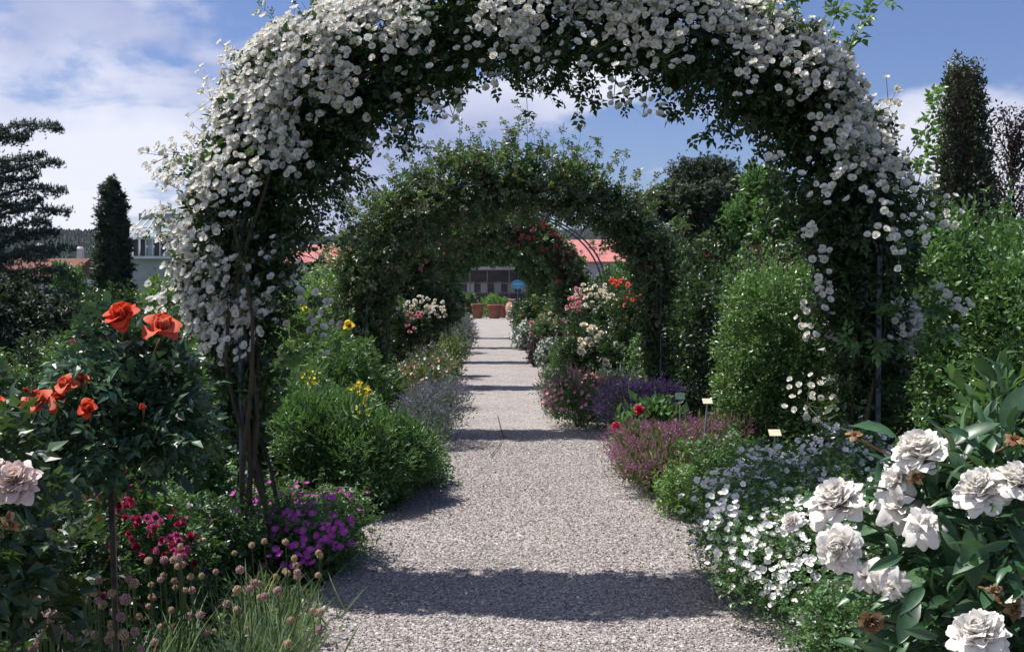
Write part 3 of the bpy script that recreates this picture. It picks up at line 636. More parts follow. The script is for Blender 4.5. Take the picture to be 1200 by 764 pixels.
    nrm = unit(nn * .4 + np.array([-.34, -.58, .52]) + rng.normal(size=pts.shape) * .36)
    place_flowers(root, pts, nrm, dict(protos=RAMB, mats=[M['white'], M['stamen']], size=.060, objs=300, name='flower', mass='flower_mass'))
    # buds and spent brown stamens
    m = len(pts) // 3; ii = rng.choice(len(pts), m); b = pts[ii] + (cc[ii] - pts[ii]) * rng.uniform(-.1, .6, (m, 1)) + rng.normal(size=(m, 3)) * .012
    Geo().scatter(xf(BALL[0], None, .5), b, frames_z(rdir(m)), rng.uniform(.012, .022, m)).build('buds', M['chivetan'], root, 'stuff')
    # long new shoots at the upper right
    s2 = [at(935, 75, 6.4), at(960, 80, 6.5), at(985, 90, 6.4), at(900, 40, 6.3), at(1070, 240, 6.5), at(1060, 190, 6.6)]
    d2 = [(-.1, -.1, 1), (.3, 0, 1), (.5, 0, .9), (.2, 0, 1), (.2, 0, 1), (.25, 0, .8)]
    shoots(root, s2, d2, .75, SPRIG, .14, 'lf_bright', per=16, name='new_shoot')
    # leafy sprays hanging from the underside, and leafy growth low on the right leg
    Q, qn, qt, _ = A1.sample(400, rf, 21, .05, 1.0, .22, .8); o = np.array([arch_point(v)[2:] for v in qt]); on = o[:, :1] * A1.ux + o[:, 1:] * np.array([0, 0, 1.])
    ok = np.where((qn * on).sum(1) < -.6)[0][:40]; dd = -on[ok] * .8 + np.array([0, 0, -.5]) + rng.normal(size=(len(ok), 3)) * .3
    shoots(root, Q[ok] , dd, .22, SPRIG, .12, 'lf_dark', per=7, name='hanging_spray')
    s3 = [at(1000 + 18 * k, 400 - 12 * (k % 3), 6.5) for k in range(6)] + [at(225 + 25 * k, 470 - 9 * k, 6.2) for k in range(5)]
    shoots(root, s3, [(random.uniform(-.6, .6), -.6, random.uniform(-.4, .5)) for _ in s3], .35, SPRIG, .13, 'lf_hedge', per=12, name='low_shoot')
white_rambler()
def green_rambler(A, label, seed, n, leaf, size, mat, rf, shn=60, legs=(-1, 1), flowers=None, shl=.45, cl=6):
    root = thing('climbing_rose', label, 'climbing rose', tuple(A.c), 'climbing roses trained over the arches')
    arch_foliage(A, root, rf, n, leaf, size, mat, seed, .36, cl, .06); arch_foliage(A, root, lambda v: rf(v) * .55, n // 3, leaf, size * 1.25, 'lf_dark', seed + 1, .5, cl, .06)  # inner layer takes the darker green: interior shade put into the leaf colour
    canes(A, root, legs, 4, .15, .45)
    if shn:
        Q, qn, qt, _ = A.sample(shn * 9, rf, seed, .1, 1.0, .12, .88); o = np.array([arch_point(v)[2:] for v in qt]); on = o[:, :1] * A.ux + o[:, 1:] * np.array([0, 0, 1.])
        ok = np.where((qn * on).sum(1) > .35)[0][:shn]
        shoots(root, Q[ok], on[ok] * .8 + rng.normal(size=(len(ok), 3)) * .35 + np.array([0, 0, .55]), shl, leaf, size * .8, mat, per=12)
    if flowers:
        for (lo, hi, cnt, protos, mats, fs, objs) in flowers:
            P, nr, t, r0 = A.sample(cnt * 3, rf, seed, .03, 1.05, lo, hi); ok = np.argsort(nr @ A.uy)[:cnt]
            place_flowers(root, P[ok] + nr[ok] * .03, unit(nr[ok] + np.array([0, -.4, .3]) + rng.normal(size=(len(ok), 3)) * .3), dict(protos=protos, mats=[M[m] for m in mats] + [M['stamen']], size=fs, objs=objs))
    return root
RF2 = interp_r([(0, .13), (.06, .14), (.15, .20), (.22, .33), (.35, .37), (.5, .33), (.62, .27), (.72, .24), (.8, .17), (.9, .12), (1, .10)])
A2 = Arch(12.9, rot=.10, sx=.95, sz=.93); build_frame(A2, 'second iron arch along the path, under the green climber')
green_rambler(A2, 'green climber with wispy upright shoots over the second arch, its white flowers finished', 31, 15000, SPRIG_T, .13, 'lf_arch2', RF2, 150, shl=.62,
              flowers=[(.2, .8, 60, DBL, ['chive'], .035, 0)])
RF3 = interp_r([(0, .2), (.1, .28), (.25, .40), (.4, .34), (.46, .2), (.52, .0), (.7, .0), (1, .0)])
A3 = Arch(18.8, rot=.10, sx=.96, sz=.95); build_frame(A3, 'third iron arch, bare on its right leg and leafy on its left')
green_rambler(A3, 'yellow-green climber filling only the left half of the third arch', 41, 9000, SPRIG_T, .16, 'lf_arch2', RF3, 30, legs=(-1,),
              flowers=[(.1, .5, 16, DBL, ['pink'], .10, 16)])
RF4 = interp_r([(0, .2), (.2, .3), (.5, .36), (.8, .32), (1, .2)])
A4 = Arch(25.2, rot=.10, sx=.92, sz=.98); build_frame(A4, 'fourth iron arch, under a climber with red flowers on the right')
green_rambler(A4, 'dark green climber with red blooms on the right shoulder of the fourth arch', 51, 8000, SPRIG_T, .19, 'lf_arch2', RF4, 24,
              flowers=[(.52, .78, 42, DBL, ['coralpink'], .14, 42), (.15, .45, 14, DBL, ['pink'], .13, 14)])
for k, (dd, lab, lab2) in enumerate(((31.4, 'fifth iron arch, small in the distance beyond the red-flowered one', 'dark leafy climber over the fifth arch with scattered cream blooms'),
                                     (37.6, 'sixth and last iron arch, framing the pots at the far end', 'dark climber over the last arch before the terracotta pots'))):
    A = Arch(dd, rot=.10, sx=.88, sz=.95); build_frame(A, lab)
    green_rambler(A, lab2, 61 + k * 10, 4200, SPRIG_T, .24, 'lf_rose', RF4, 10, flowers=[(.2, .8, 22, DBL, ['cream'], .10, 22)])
#==PLANTS==
def spots(root, L, proto_, mat, size, objs=True, name='flower'):
    P = []
    for px, py, rx, ry, n, d in L:
        for _ in range(n):
            while True:
                a, b = random.uniform(-1, 1), random.uniform(-1, 1)
                if a * a + b * b < 1: break
            P.append(tuple(at(px + a * rx, py + b * ry, d + random.uniform(-.12, .12))))
    P = np.array(P); nrm = unit(np.tile([-.2, -.65, .6], (len(P), 1)) + rng.normal(size=P.shape) * .35)
    place_flowers(root, P, nrm, dict(protos=proto_, mats=[M[mat], M['stamen']], size=size, objs=len(P) if objs else 0, name=name))
# ---- big blooms with their own petals
def bloom_meshes(style, mat):
    key = (style, mat)
    if key in bloom_meshes.c: return bloom_meshes.c[key]
    random.seed(hash(style) % 1000 if False else len(bloom_meshes.c) + 3)
    g = Geo(); ms = [M[mat], M['stamen']]
    outs = []
    if style == 'peony':
        for k in range(120):
            t = k / 120; a = k * 2.39996 + random.uniform(-.4, .4); L_ = random.uniform(.27, .37) * (1 - .12 * t)
            p = petal(L_, .15 + .11 * random.random(), .35, .45 * random.random(), .018, 3, 3, .06)
            p = xf(p, Rz(a) @ Rx(.10 + t * 1.3 + random.uniform(-.2, .2)) @ Ry(random.uniform(-.45, .45)), 1, (math.cos(a + 1.57) * .10 * (1 - t), math.sin(a + 1.57) * .10 * (1 - t), .02 + .12 * t ** .7)); g.add(*p[:2], 0)
        for k in range(3): outs.append(Geo().add(*petal(.45, .34, .35, .5, .018, 5, 4, .05)[:2]).mesh('petal', ms, smooth=True))
    elif style == 'loose':
        for k in range(24):
            t = k / 24; a = k * 2.39996; p = petal(random.uniform(.22, .42), .12 + .08 * random.random(), .3, .6 * random.random(), .05, 2, 3, .04)
            p = xf(p, Rz(a) @ Rx(.2 + t * 1.1 + random.uniform(-.4, .4)), 1, (0, 0, .02)); g.add(*p[:2], 0)
        for k in range(3): outs.append(Geo().add(*petal(.48, .32, .25, .7, .03, 5, 4, .05)[:2]).mesh('petal', ms, smooth=True))
    else:
        for k in range(30):
            t = k / 30; a = k * 2.39996; L_ = .42 - .12 * t; p = petal(L_, .46 - .28 * t, 1.0, .25, .015, 2, 3, .01)
            p = xf(p, Rz(a) @ Rx(.75 + t * .75), 1, (0, 0, .02)); g.add(*p[:2], 0)
        for k in range(3): outs.append(Geo().add(*petal(.48, .50, .75, .75, .015, 4, 4, .012)[:2]).mesh('petal', ms, smooth=True))
    bloom_meshes.c[key] = (g.mesh('flower', ms, smooth=True), outs); return bloom_meshes.c[key]
bloom_meshes.c = {}
def bloom(root, pos, nrm, diam, style, mat, nout=9, label=None, open_=.25, squash=1.0):
    me, outs = bloom_meshes(style, mat); o = bpy.data.objects.new('flower', me); col.objects.link(o); o.parent = root
    z = np.array([nrm], float); R = frames_from_z(unit(z), rdir(1))[0]; Mx = Matrix.Identity(4)
    for a in range(3):
        for b in range(3): Mx[a][b] = float(R[a][b]) * diam * (squash if b == 2 else 1)
        Mx[a][3] = float(pos[a]) - root['_loc'][a]
    o.matrix_local = Mx
    if label: o['label'] = label
    for k in range(nout):
        p = bpy.data.objects.new('petal', outs[k % len(outs)]); col.objects.link(p); p.parent = o; s = random.uniform(.85, 1.12)
        a = 2 * math.pi * k / nout * (2 if k > nout / 2 else 1) + random.uniform(-.25, .25)
        p.matrix_local = Matrix.Rotation(a, 4, 'Z') @ Matrix.Rotation(open_ + (.3 if k % 2 else 0) + random.uniform(-.15, .15), 4, 'X') @ Matrix.Rotation(random.uniform(-.25, .25), 4, 'Y') @ Matrix.Scale(s, 4)
    return o
def big_leaf(L_=1., W=.42, fold=.18, droop=.25):
    V = []; F_ = []; nv = 5
    for j in range(nv + 1):
        t = j / nv; w = W * .5 * math.sin(math.pi * min(1, t * .93 + .05)) ** .8 if j < nv else 0.004; y = t * L_; z = -droop * t * t
        V += [(-w, y, z + fold * w * 2), (0, y, z), (w, y, z + fold * w * 2)]
    for j in range(nv):
        for i in range(2): a = j * 3 + i; F_.append((a, a + 1, a + 4, a + 3))
    return proto(V, F_)
BIGLEAF = [big_leaf(1, .40), big_leaf(1, .34, .25, .4), big_leaf(1, .46, .1, .15)]
def leaf_parts(root, P, R, S, mat, protos=BIGLEAF, name='leaf', smooth=True):
    me = [Geo().add(p[0], p[1]).mesh(name, M[mat], smooth=smooth) for p in protos]
    for i in range(len(P)):
        o = bpy.data.objects.new(name, me[i % len(me)]); col.objects.link(o); o.parent = root; Mx = Matrix.Identity(4)
        for a in range(3):
            for b in range(3): Mx[a][b] = float(R[i][a][b] * S[i])
            Mx[a][3] = float(P[i][a]) - root['_loc'][a]
        o.matrix_local = Mx
def twig(root, a, b, r=.004, mat='greenstem', name='stem', bend=.1, sides=5):
    a = Vector(a); b = Vector(b); m = a.lerp(b, .5) + Vector((random.uniform(-1, 1), random.uniform(-1, 1), .3)) * bend * (b - a).length
    pts = [a.lerp(m, t).lerp(m.lerp(b, t), t) for t in (0, .25, .5, .75, 1)]
    Geo().tube(pts, [r * 1.2, r * 1.1, r, r * .9, r * .8], sides).build(name, M[mat], root, smooth=True)
# ---------------- peony bush, right foreground
def peony_bush():
    b = at(1110, 700, 3.0); root = thing('peony_bush', 'white double peony bush crowding in from the right foreground beside the path', 'peony', (b.x, b.y, 0))
    lobes = [(*at(1150, 680, 3.05), .26, .35, .34), (*at(1215, 670, 2.9), .24, .35, .38), (*at(1075, 600, 3.2), .16, .22, .11), (*at(1160, 790, 2.9), .22, .3, .3)]
    P, Nr = lobe_points(lobes, 2600, .30, 3, .05, .03, 5); R = leaf_frames(Nr, .9, .15, .7, .6); S = .088 * rng.uniform(.5, 1.25, len(P))
    vis = -(Nr @ np.array([0, 1, 0])) - .3 * P[:, 1] + .2 * P[:, 2] + .4 * rng.random(len(P)); order = np.argsort(-vis)
    leaf_parts(root, P[order[:230]], R[order[:230]], S[order[:230]], 'lf_peony')
    g = Geo(); rest = order[230:]; g.scatter(BIGLEAF[1], P[rest], R[rest], S[rest]); g.build('foliage', M['lf_peony'], root, 'stuff', True)
    # leaves picked from the photograph: pixel, distance, tip direction (px), length
    ex = [(1058, 640, 2.9, (.9, -.3, .5), .13), (1100, 600, 2.85, (.2, -.5, -.8), .15), (1140, 615, 2.8, (-.1, -.4, -.9), .16), (1165, 640, 2.8, (-.8, -.4, -.2), .14), (1180, 615, 2.7, (.3, -.6, -.5), .15), (1190, 650, 2.7, (.2, -.7, -.3), .15),
          (1120, 520, 2.9, (.6, -.2, .5), .12), (1150, 530, 2.9, (-.5, -.3, .6), .13), (1175, 500, 2.95, (.3, -.2, .8), .13), (1050, 512, 3.0, (-.8, -.1, .4), .12), (1160, 680, 2.75, (.5, -.5, -.4), .14), (1085, 665, 2.9, (-.6, -.5, -.4), .13), (1075, 700, 2.85, (-.5, -.5, -.6), .13), (1170, 760, 2.6, (.1, -.5, -.6), .14)]
    E = np.array([tuple(at(a, b_, c)) for a, b_, c, _, _ in ex]); T = np.array([d for *_, d, _ in ex], float)
    leaf_parts(root, E, frames(T, np.tile([0, -.5, .9], (len(T), 1))), np.array([e[-1] for e in ex]), 'lf_peony')
    B = [(1080, 532, 78, 3.0, 'peony', (-.25, -.5, .9), None), (1048, 560, 52, 3.03, 'loose', (-.5, -.6, .3), None), (980, 588, 72, 3.05, 'peony', (-.3, -.65, .75), None), (1112, 520, 40, 3.05, 'loose', (.4, -.3, .8), None),
         (1052, 590, 60, 2.98, 'loose', (.2, -.7, .1), None), (1150, 572, 66, 2.75, 'peony', (-.2, -.8, .45), None), (1192, 560, 58, 2.7, 'peony', (.2, -.6, .6), None), (926, 608, 28, 3.1, 'peony', (-.3, -.8, .4), 'small half-open peony at the left end of the bush'),
         (982, 642, 58, 2.95, 'peony', (-.2, -.95, -.25), 'peony hanging its head'), (1080, 610, 56, 2.85, 'loose', (-.1, -.9, .35), None), (1012, 676, 44, 2.9, 'loose', (-.2, -.7, -.3), None), (1045, 690, 42, 2.85, 'loose', (-.1, -.8, -.6), None),
         (1148, 742, 74, 2.55, 'peony', (-.15, -.8, .55), 'full peony low beside the frame edge with a pink heart'), (1205, 700, 40, 2.6, 'loose', (.3, -.6, .3), None)]
    for px, py, sz, d, st, n, lab in B:
        n = (n[0] - .30, n[1] * .8, n[2] + .45); p = at(px, py, d); bloom(root, p - Vector(n).normalized() * .02, n, sz * d / F * 1.12, st, 'peony', 18 if st == 'peony' else 11, lab, .15 if st == 'peony' else .0)
        twig(root, p - Vector(n).normalized() * .03, Vector((max(p.x, b.x) - .01, b.y + .10, p.z - .16)), .0035, 'greenstem')
    for px, py, sz, d, n in ((1020, 725, 34, 2.85, (-.2, -.8, -.3)), (1072, 556, 22, 2.9, (0, -.8, -.4)), (1188, 712, 26, 2.6, (.1, -.8, -.2)), (1165, 694, 22, 2.6, (-.1, -.7, .5)), (1188, 518, 26, 2.8, (.1, -.5, .8)), (1002, 512, 20, 3.05, (-.2, -.3, .9))):
        p = at(px, py, d); bloom(root, p, n, sz * d / F * 1.1, 'peony' if sz > 30 else 'loose', 'brownpetal' if py > 520 else 'coralseed', 6, 'withered brown flower head' if py > 530 else 'reddish seed head', .5)
        twig(root, p, Vector((max(p.x, b.x - .06) + .01, b.y + .10, p.z - .10)), .0035, 'redstem')
M['coralseed'] = petalmat('seedhead', (0.26, 0.10, 0.07), (0.30, 0.26, 0.10), 0.15)
peony_bush()
# ---------------- white cinquefoil shrub
def cinquefoil():
    L = [(*at(950, 700, 5.45), .42, .42, .26), (*at(900, 610, 6.2), .40, .5, .36), (*at(985, 600, 6.3), .45, .5, .42), (*at(880, 650, 5.9), .26, .4, .3), (*at(1040, 660, 5.7), .4, .5, .4), (*at(925, 660, 5.7), .34, .4, .3)]
    L = [(a, b, max(c, .22), *r) for a, b, c, *r in L]
    r = plant('cinquefoil_shrub', 'rounded cinquefoil shrub starred with many small white flowers at the right path edge', 'shrub', L, at(950, 700, 5.9), 21000, SPRIG3, .034, 'lf_mid', shell=.2, cs=.035, clump=6,
          flowers=[Fl(FIVE, ['whitepot'], .046, 900, 300, out=.03, cs=.035, clump=3, top=.2, zmin=.06, rnd=.4)], stems=8)
cinquefoil()
CQ = [o for o in bpy.data.objects if o.name.startswith('cinquefoil_shrub')][0]
spots(CQ, [(900, 640, 45, 40, 46, 5.15), (950, 690, 55, 40, 52, 4.95), (855, 590, 28, 30, 30, 5.6), (900, 535, 40, 14, 24, 6.2), (845, 620, 18, 40, 22, 5.5), (985, 720, 40, 25, 14, 4.85)], FIVE, 'whitepot', .042, objs=False)
def at3(px, py, d): p = at(px, py, d); return (p.x, p.y, p.z)
# ---------------- plant labels on stakes
def plant_label(px, ytop, d, w, label, mat='tag', tilt=.7, lean=0.0):
    p = at(px, ytop, d); root = thing('plant_label', label, 'plant label', (p.x - lean, p.y, 0), 'plant labels on metal stakes')
    Geo().tube([(p.x - lean, p.y, 0), (p.x, p.y, p.z - .01)], .0065, 6).build('stake', M['galv'], root)
    g = Geo(); g.box((0, 0, 0), (w, w * .72, .004)); o = g.build('plate', M[mat], root, org=(0, 0, 0)); o.location = (lean, 0, p.z); o.rotation_euler = (tilt, 0, random.uniform(-.2, .2))
plant_label(908, 507, 7.2, .078, 'cream plate on a short stake behind the white cinquefoil')
plant_label(829, 470, 8.55, .075, 'cream plate on a long thin stake in the mauve bed', lean=.06)
plant_label(843, 459, 10.4, .065, 'smaller cream plate just behind and right of the long-staked one')
plant_label(797, 464, 10.6, .09, 'green plate edge-on beside the second arch leg', 'tagg', 1.2)
# ---------------- right bed
Rg = 'mounded perennials along the right path edge'
def mp(name, label, cat, x0, x1, yt, d, n, leaf, size, mat, dep=None, k=5, zlow=0, **kw):
    L, b = mound(x0, x1, yt, d, dep, k, zlow); return plant(name, label, cat, L, b, n, leaf, size, mat, **kw)
mp('groundcover_plant', 'low green cushion with violet flowers at the foot of the peony', 'flowering plant', 940, 1130, 690, 4.4, 5200, SPRIG3, .04, 'lf_mid', dep=.3,
   flowers=[Fl(GERAN, ['violet'], .045, 7, 7, out=.02), Fl(GERAN, ['magenta'], .045, 4, 4, out=.02), Fl(DBL, ['yellow'], .03, 3, 3)])
mp('heath_plant', 'wide mauve-pink flowered mat at the right path bend', 'flowering plant', 716, 868, 503, 8.9, 12000, NARROW, .06, 'lf_olive', dep=.55, k=8, out=.3, up=.9, flat=.1, cs=.03,
   flowers=[Fl([SPIKE], ['mauve'], .085, 1300, 0, out=.01, cs=.03, clump=3, rnd=.5)])
mp('heath_plant', 'second mauve-pink flowered mat behind the labels, under the hedge', 'flowering plant', 815, 900, 492, 9.6, 6000, NARROW, .06, 'lf_olive', dep=.4, k=6, out=.3, up=.9, flat=.1, cs=.03,
   flowers=[Fl([SPIKE], ['mauve'], .09, 300, 0, out=.01, cs=.03, clump=3)])
mp('leafy_perennial', 'low yellow-green leafy clump where the path widens on the right', 'plant', 778, 845, 556, 7.9, 3800, SPRIG3, .045, 'lf_bright', dep=.25)
mp('leafy_perennial', 'mid-green clump between mauve mat and white cinquefoil', 'plant', 820, 900, 530, 7.6, 3600, SPRIG3, .05, 'lf_mid', dep=.3)
mp('violet_sage', 'dark violet flower dome beside the second arch right leg', 'flowering plant', 706, 790, 456, 11.7, 3600, NARROW, .06, 'lf_dark', dep=.4, out=.4, up=.8, wild=0,
   flowers=[Fl([SPIKE], ['darkviolet'], .10, 1500, 0, out=.02, rnd=.5, clump=2)])
def red_peony():
    L, b = mound(722, 800, 478, 11.2, .3, 5); r = plant('red_peony', 'small plant with two crimson-red double blooms by the violet dome', 'peony', L, b, 700, LEAF, .12, 'lf_mid', up=.5)
    bloom(r, at(749, 481, 10.8), (-.2, -.8, .6), .13, 'peony', 'red', 9); bloom(r, at(723, 501, 10.7), (-.3, -.8, .5), .13, 'peony', 'red', 9)
red_peony()
def privet():
    L = []
    for px in (872, 905, 940, 978, 1012):
        for py, rr in ((352, .26), (390, .30), (435, .32), (480, .32), (525, .32)):
            p = at(px + random.uniform(-5, 5), py + (0 if px > 890 else 8) + random.uniform(-6, 6), 9.7 + random.uniform(-.1, .1)); L.append((p.x, p.y, max(p.z, .1), rr * .78, rr, rr * .95))
    plant('privet_bush', 'broad light-green small-leaved bush right of the path, speckled with sun', 'hedge', L, at(930, 500, 9.7), 48000, TINY, .040, 'lf_privet', shell=.14, cs=.03, flat=.4)
privet()
mp('privet_bush', 'big leafy light-green hedge at the right frame edge', 'hedge', 1088, 1290, 276, 7.4, 34000, LEAF, .052, 'lf_hedge', dep=.8, k=9, shell=.15, cs=.045, flat=.4)
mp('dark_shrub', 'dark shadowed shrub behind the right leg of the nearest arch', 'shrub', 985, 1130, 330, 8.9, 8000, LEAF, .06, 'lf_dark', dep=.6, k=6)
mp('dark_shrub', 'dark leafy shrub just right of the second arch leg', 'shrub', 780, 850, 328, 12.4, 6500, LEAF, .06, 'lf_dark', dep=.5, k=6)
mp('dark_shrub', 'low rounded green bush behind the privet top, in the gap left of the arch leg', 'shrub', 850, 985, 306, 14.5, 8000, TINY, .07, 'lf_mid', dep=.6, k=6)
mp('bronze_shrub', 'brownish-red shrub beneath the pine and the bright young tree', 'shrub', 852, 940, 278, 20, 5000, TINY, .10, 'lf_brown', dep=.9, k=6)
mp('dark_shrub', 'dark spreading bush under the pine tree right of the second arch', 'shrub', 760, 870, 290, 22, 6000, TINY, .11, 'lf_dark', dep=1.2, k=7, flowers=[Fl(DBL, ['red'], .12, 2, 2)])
mp('hedge_bush', 'green bush filling the background right of the bright young tree', 'shrub', 930, 1100, 262, 19, 7000, TINY, .11, 'lf_mid', dep=1.0, k=7)
mp('hedge_bush', 'tall green hedge behind the ivy-clad column at far right', 'shrub', 1080, 1290, 262, 13, 9000, TINY, .085, 'lf_mid', dep=.8, k=7)
def broadleaf():
    L = [(*at(1165, 470, 4.6), .16, .16, .18)]; b = at(1165, 470, 4.6); root = thing('young_lilac', 'upright young shrub with large pointed leaves behind the peonies', 'shrub', (b.x, b.y, 0))
    P, Nr = lobe_points(L, 130, .4, 1, .02, .1, 3); leaf_parts(root, P, leaf_frames(Nr, .9, .5, .6, .4), .085 * rng.uniform(.7, 1.1, 130), 'lf_mid', smooth=True)
    for k in range(3): twig(root, (b.x + .03 * k, b.y, 0), (b.x + random.uniform(-.1, .1), b.y, b.z + .12), .005)
broadleaf()
# roses along the right
def rose_bush(label, x0, x1, yt, d, n, mat='lf_rose', fl=(), size=.10, zlow=0.0, stemmed=False, **kw):
    L, b = mound(x0, x1, yt, d, None, 6, zlow); r = plant('rose_bush', label, 'rose bush', L, b, n, SPRIG_T, size, mat, flowers=fl, cs=.05, **kw)
    return r
spots(rose_bush('cream and yellow rose bush left of the second arch right leg', 658, 730, 390, 13.9, 2600, mat='lf_dark'), [(690, 386, 10, 4, 3, 13.2), (706, 394, 8, 5, 3, 13.2), (687, 403, 11, 6, 5, 13.1), (681, 409, 7, 4, 3, 13.1), (712, 430, 10, 10, 1, 13.1)], DBL, 'cream', .13)
TR = rose_bush('tall rose bush with massed cream and pink blooms right of the path', 664, 752, 338, 17.5, 3600, mat='lf_dark', size=.11)
spots(TR, [(694, 342, 26, 9, 20, 16.4), (708, 352, 20, 8, 12, 16.3), (690, 358, 14, 8, 6, 16.2)], DBL, 'cream', .115)
spots(TR, [(672, 362, 9, 14, 14, 16.2), (680, 345, 10, 8, 5, 16.3)], DBL, 'pink', .11, name='pink_flower')
spots(rose_bush('rose bush with orange and coral blooms at the second arch leg', 714, 766, 338, 16, 1800, mat='lf_dark'), [(725, 331, 18, 5, 12, 15.4), (742, 343, 9, 9, 7, 15.4), (738, 355, 9, 6, 4, 15.3)], DBL, 'coral', .10)
spots(rose_bush('low crimson rose between path and the cream rose bush', 645, 690, 400, 15.5, 1400), [(670, 397, 8, 7, 9, 14.8), (672, 425, 3, 4, 3, 14.8)], DBL, 'crimson', .10)
rose_bush('pink rose ball beside the dark purple mound', 624, 662, 377, 24, 1500, fl=[Fl(DBL, ['pink'], .17, 30, 30)], size=.13)
rose_bush('small peach and pink rose further along the right side', 636, 664, 360, 27, 1200, fl=[Fl(DBL, ['palepink'], .16, 16, 16)], size=.14)
rose_bush('dark rose bush with yellow blooms under the distant arches', 606, 648, 347, 33, 1500, mat='lf_dark', fl=[Fl(DBL, ['yellow'], .16, 6, 6)], size=.16)
mp('pink_perennial', 'loose pink-flowered edging left of the cream rose', 'flowering plant', 640, 720, 440, 13.0, 4200, NARROW, .07, 'lf_mid', dep=.5, out=.3, up=.8, flat=.3, flowers=[Fl([SPIKE], ['mauve'], .10, 420, 0), Fl(GERAN, ['pink'], .06, 130, 0)])
mp('pink_perennial', 'pink and green edging cushion further along the right side', 'flowering plant', 632, 690, 424, 15.6, 3000, NARROW, .08, 'lf_grey', dep=.5, flowers=[Fl(GERAN, ['pink'], .06, 70, 0)])
mp('grey_perennial', 'grey-green clump behind the violet dome', 'plant', 694, 770, 440, 13.2, 2600, NARROW, .08, 'lf_grey', dep=.4, up=.8)
mp('white_edging', 'white-flowered edging mound in front of the pink rose ball', 'flowering plant', 631, 656, 398, 21.5, 1600, TINY, .06, 'lf_grey', flowers=[Fl(FIVE, ['whitepot'], .06, 150, 0)])
mp('white_edging', 'farther white-flowered edging mound near the distant arches', 'flowering plant', 601, 628, 380, 30, 1500, TINY, .08, 'lf_grey', flowers=[Fl(FIVE, ['whitepot'], .075, 150, 0)])
mp('white_edging', 'small white bush at the far end of the right border', 'flowering plant', 598, 612, 358, 45, 900, TINY, .12, 'lf_grey', flowers=[Fl(FIVE, ['whitepot'], .12, 70, 0)])
mp('purple_mound', 'dark purple rounded mound on the right path edge', 'plant', 620, 640, 396, 23.5, 1800, TINY, .07, 'lf_purple')
mp('dark_shrub', 'dark green bush at the far right corner of the path', 'shrub', 602, 640, 352, 41, 2200, TINY, .14, 'lf_dark')
mp('leafy_perennial', 'green undergrowth behind the right roses under the second arch', 'plant', 735, 800, 395, 15.0, 3400, SPRIG3, .08, 'lf_mid', dep=.6)
mp('leafy_perennial', 'tall green undergrowth behind the cream and pink roses', 'shrub', 690, 770, 345, 20, 3400, SPRIG3, .10, 'lf_mid', dep=.8)
# ---------------- left bed
def orange_standard():
    b = at(128, 480, 3.6); root = thing('standard_rose', 'standard rose with orange-red blooms on a bare stem, left foreground', 'rose', (b.x, b.y, 0))
    L = [(*at(158, 470, 3.65), .20, .22, .18), (*at(110, 505, 3.6), .24, .24, .17), (*at(45, 530, 3.6), .17, .2, .11), (*at(150, 420, 3.7), .15, .17, .12), (*at(195, 500, 3.6), .10, .15, .12)]
    P, Nr = lobe_points(L, 1150, .35, 3, .03, .3, 77)
    Geo().scatter(SPRIG, P, leaf_frames(Nr, .8, .0, .8, .6), .115 * rng.uniform(.65, 1.15, len(P))).build('foliage', M['lf_blue'], root, 'stuff')
    P, Nr = lobe_points(L, 90, .1, 1, .03, .3, 77); v = np.argsort(Nr @ np.array([.1, .8, -.6]))[:70]
    leaf_parts(root, P[v], leaf_frames(Nr[v], .8, .05, .7, .6), .062 * rng.uniform(.7, 1.2, len(v)), 'lf_blue', [big_leaf(1, .6, .15, .2), big_leaf(1, .55, .2, .3)])
    Geo().tube([(b.x, b.y, 0), (b.x + .012, b.y, .5), (b.x + .0, b.y, 1.0)], [.011, .009, .009], 8).build('trunk', M['bark'], root, smooth=True)
    for px, py, sz, d, n, m in ((147, 377, 46, 3.55, (-.1, -.55, .8), 'orange'), (190, 390, 46, 3.6, (.2, -.45, .85), 'coral'), (80, 455, 30, 3.45, (-.2, -.6, .7), 'coral'), (95, 449, 24, 3.5, (.3, -.4, .8), 'coral'), (47, 477, 42, 3.4, (.0, -.6, .7), 'coral'), (106, 480, 26, 3.35, (-.1, -.8, .5), 'orange'), (68, 472, 26, 3.45, (.2, -.6, .7), 'orange'),
                                (30, 460, 11, 3.5, (0, 0, 1), 'orange'), (168, 478, 13, 3.4, (.1, -.8, .4), 'orange'), (-3, 474, 24, 3.5, (-.1, -.6, .7), 'orange')):
        p = at(px, py, d); bloom(root, p, n, sz * d / F * 1.15, 'rose', m, 8 if sz > 20 else 5, None, .35 if sz > 20 else 1.0)
        e = at(px + (128 - px) * .3, py + 60, 3.6); twig(root, p - Vector(n).normalized() * .01, e, .003, 'redstem')
    return root
orange_standard()
def wooden_stake():
    p = at(137, 560, 3.68); root = thing('rose_stake', 'thin round wooden stake beside the stem of the orange rose', 'stake', (p.x, p.y, 0))
    Geo().tube([(p.x, p.y, 0), (p.x - .015, p.y, 1.02)], .0075, 8).build('post', M['wood'], root)
wooden_stake()
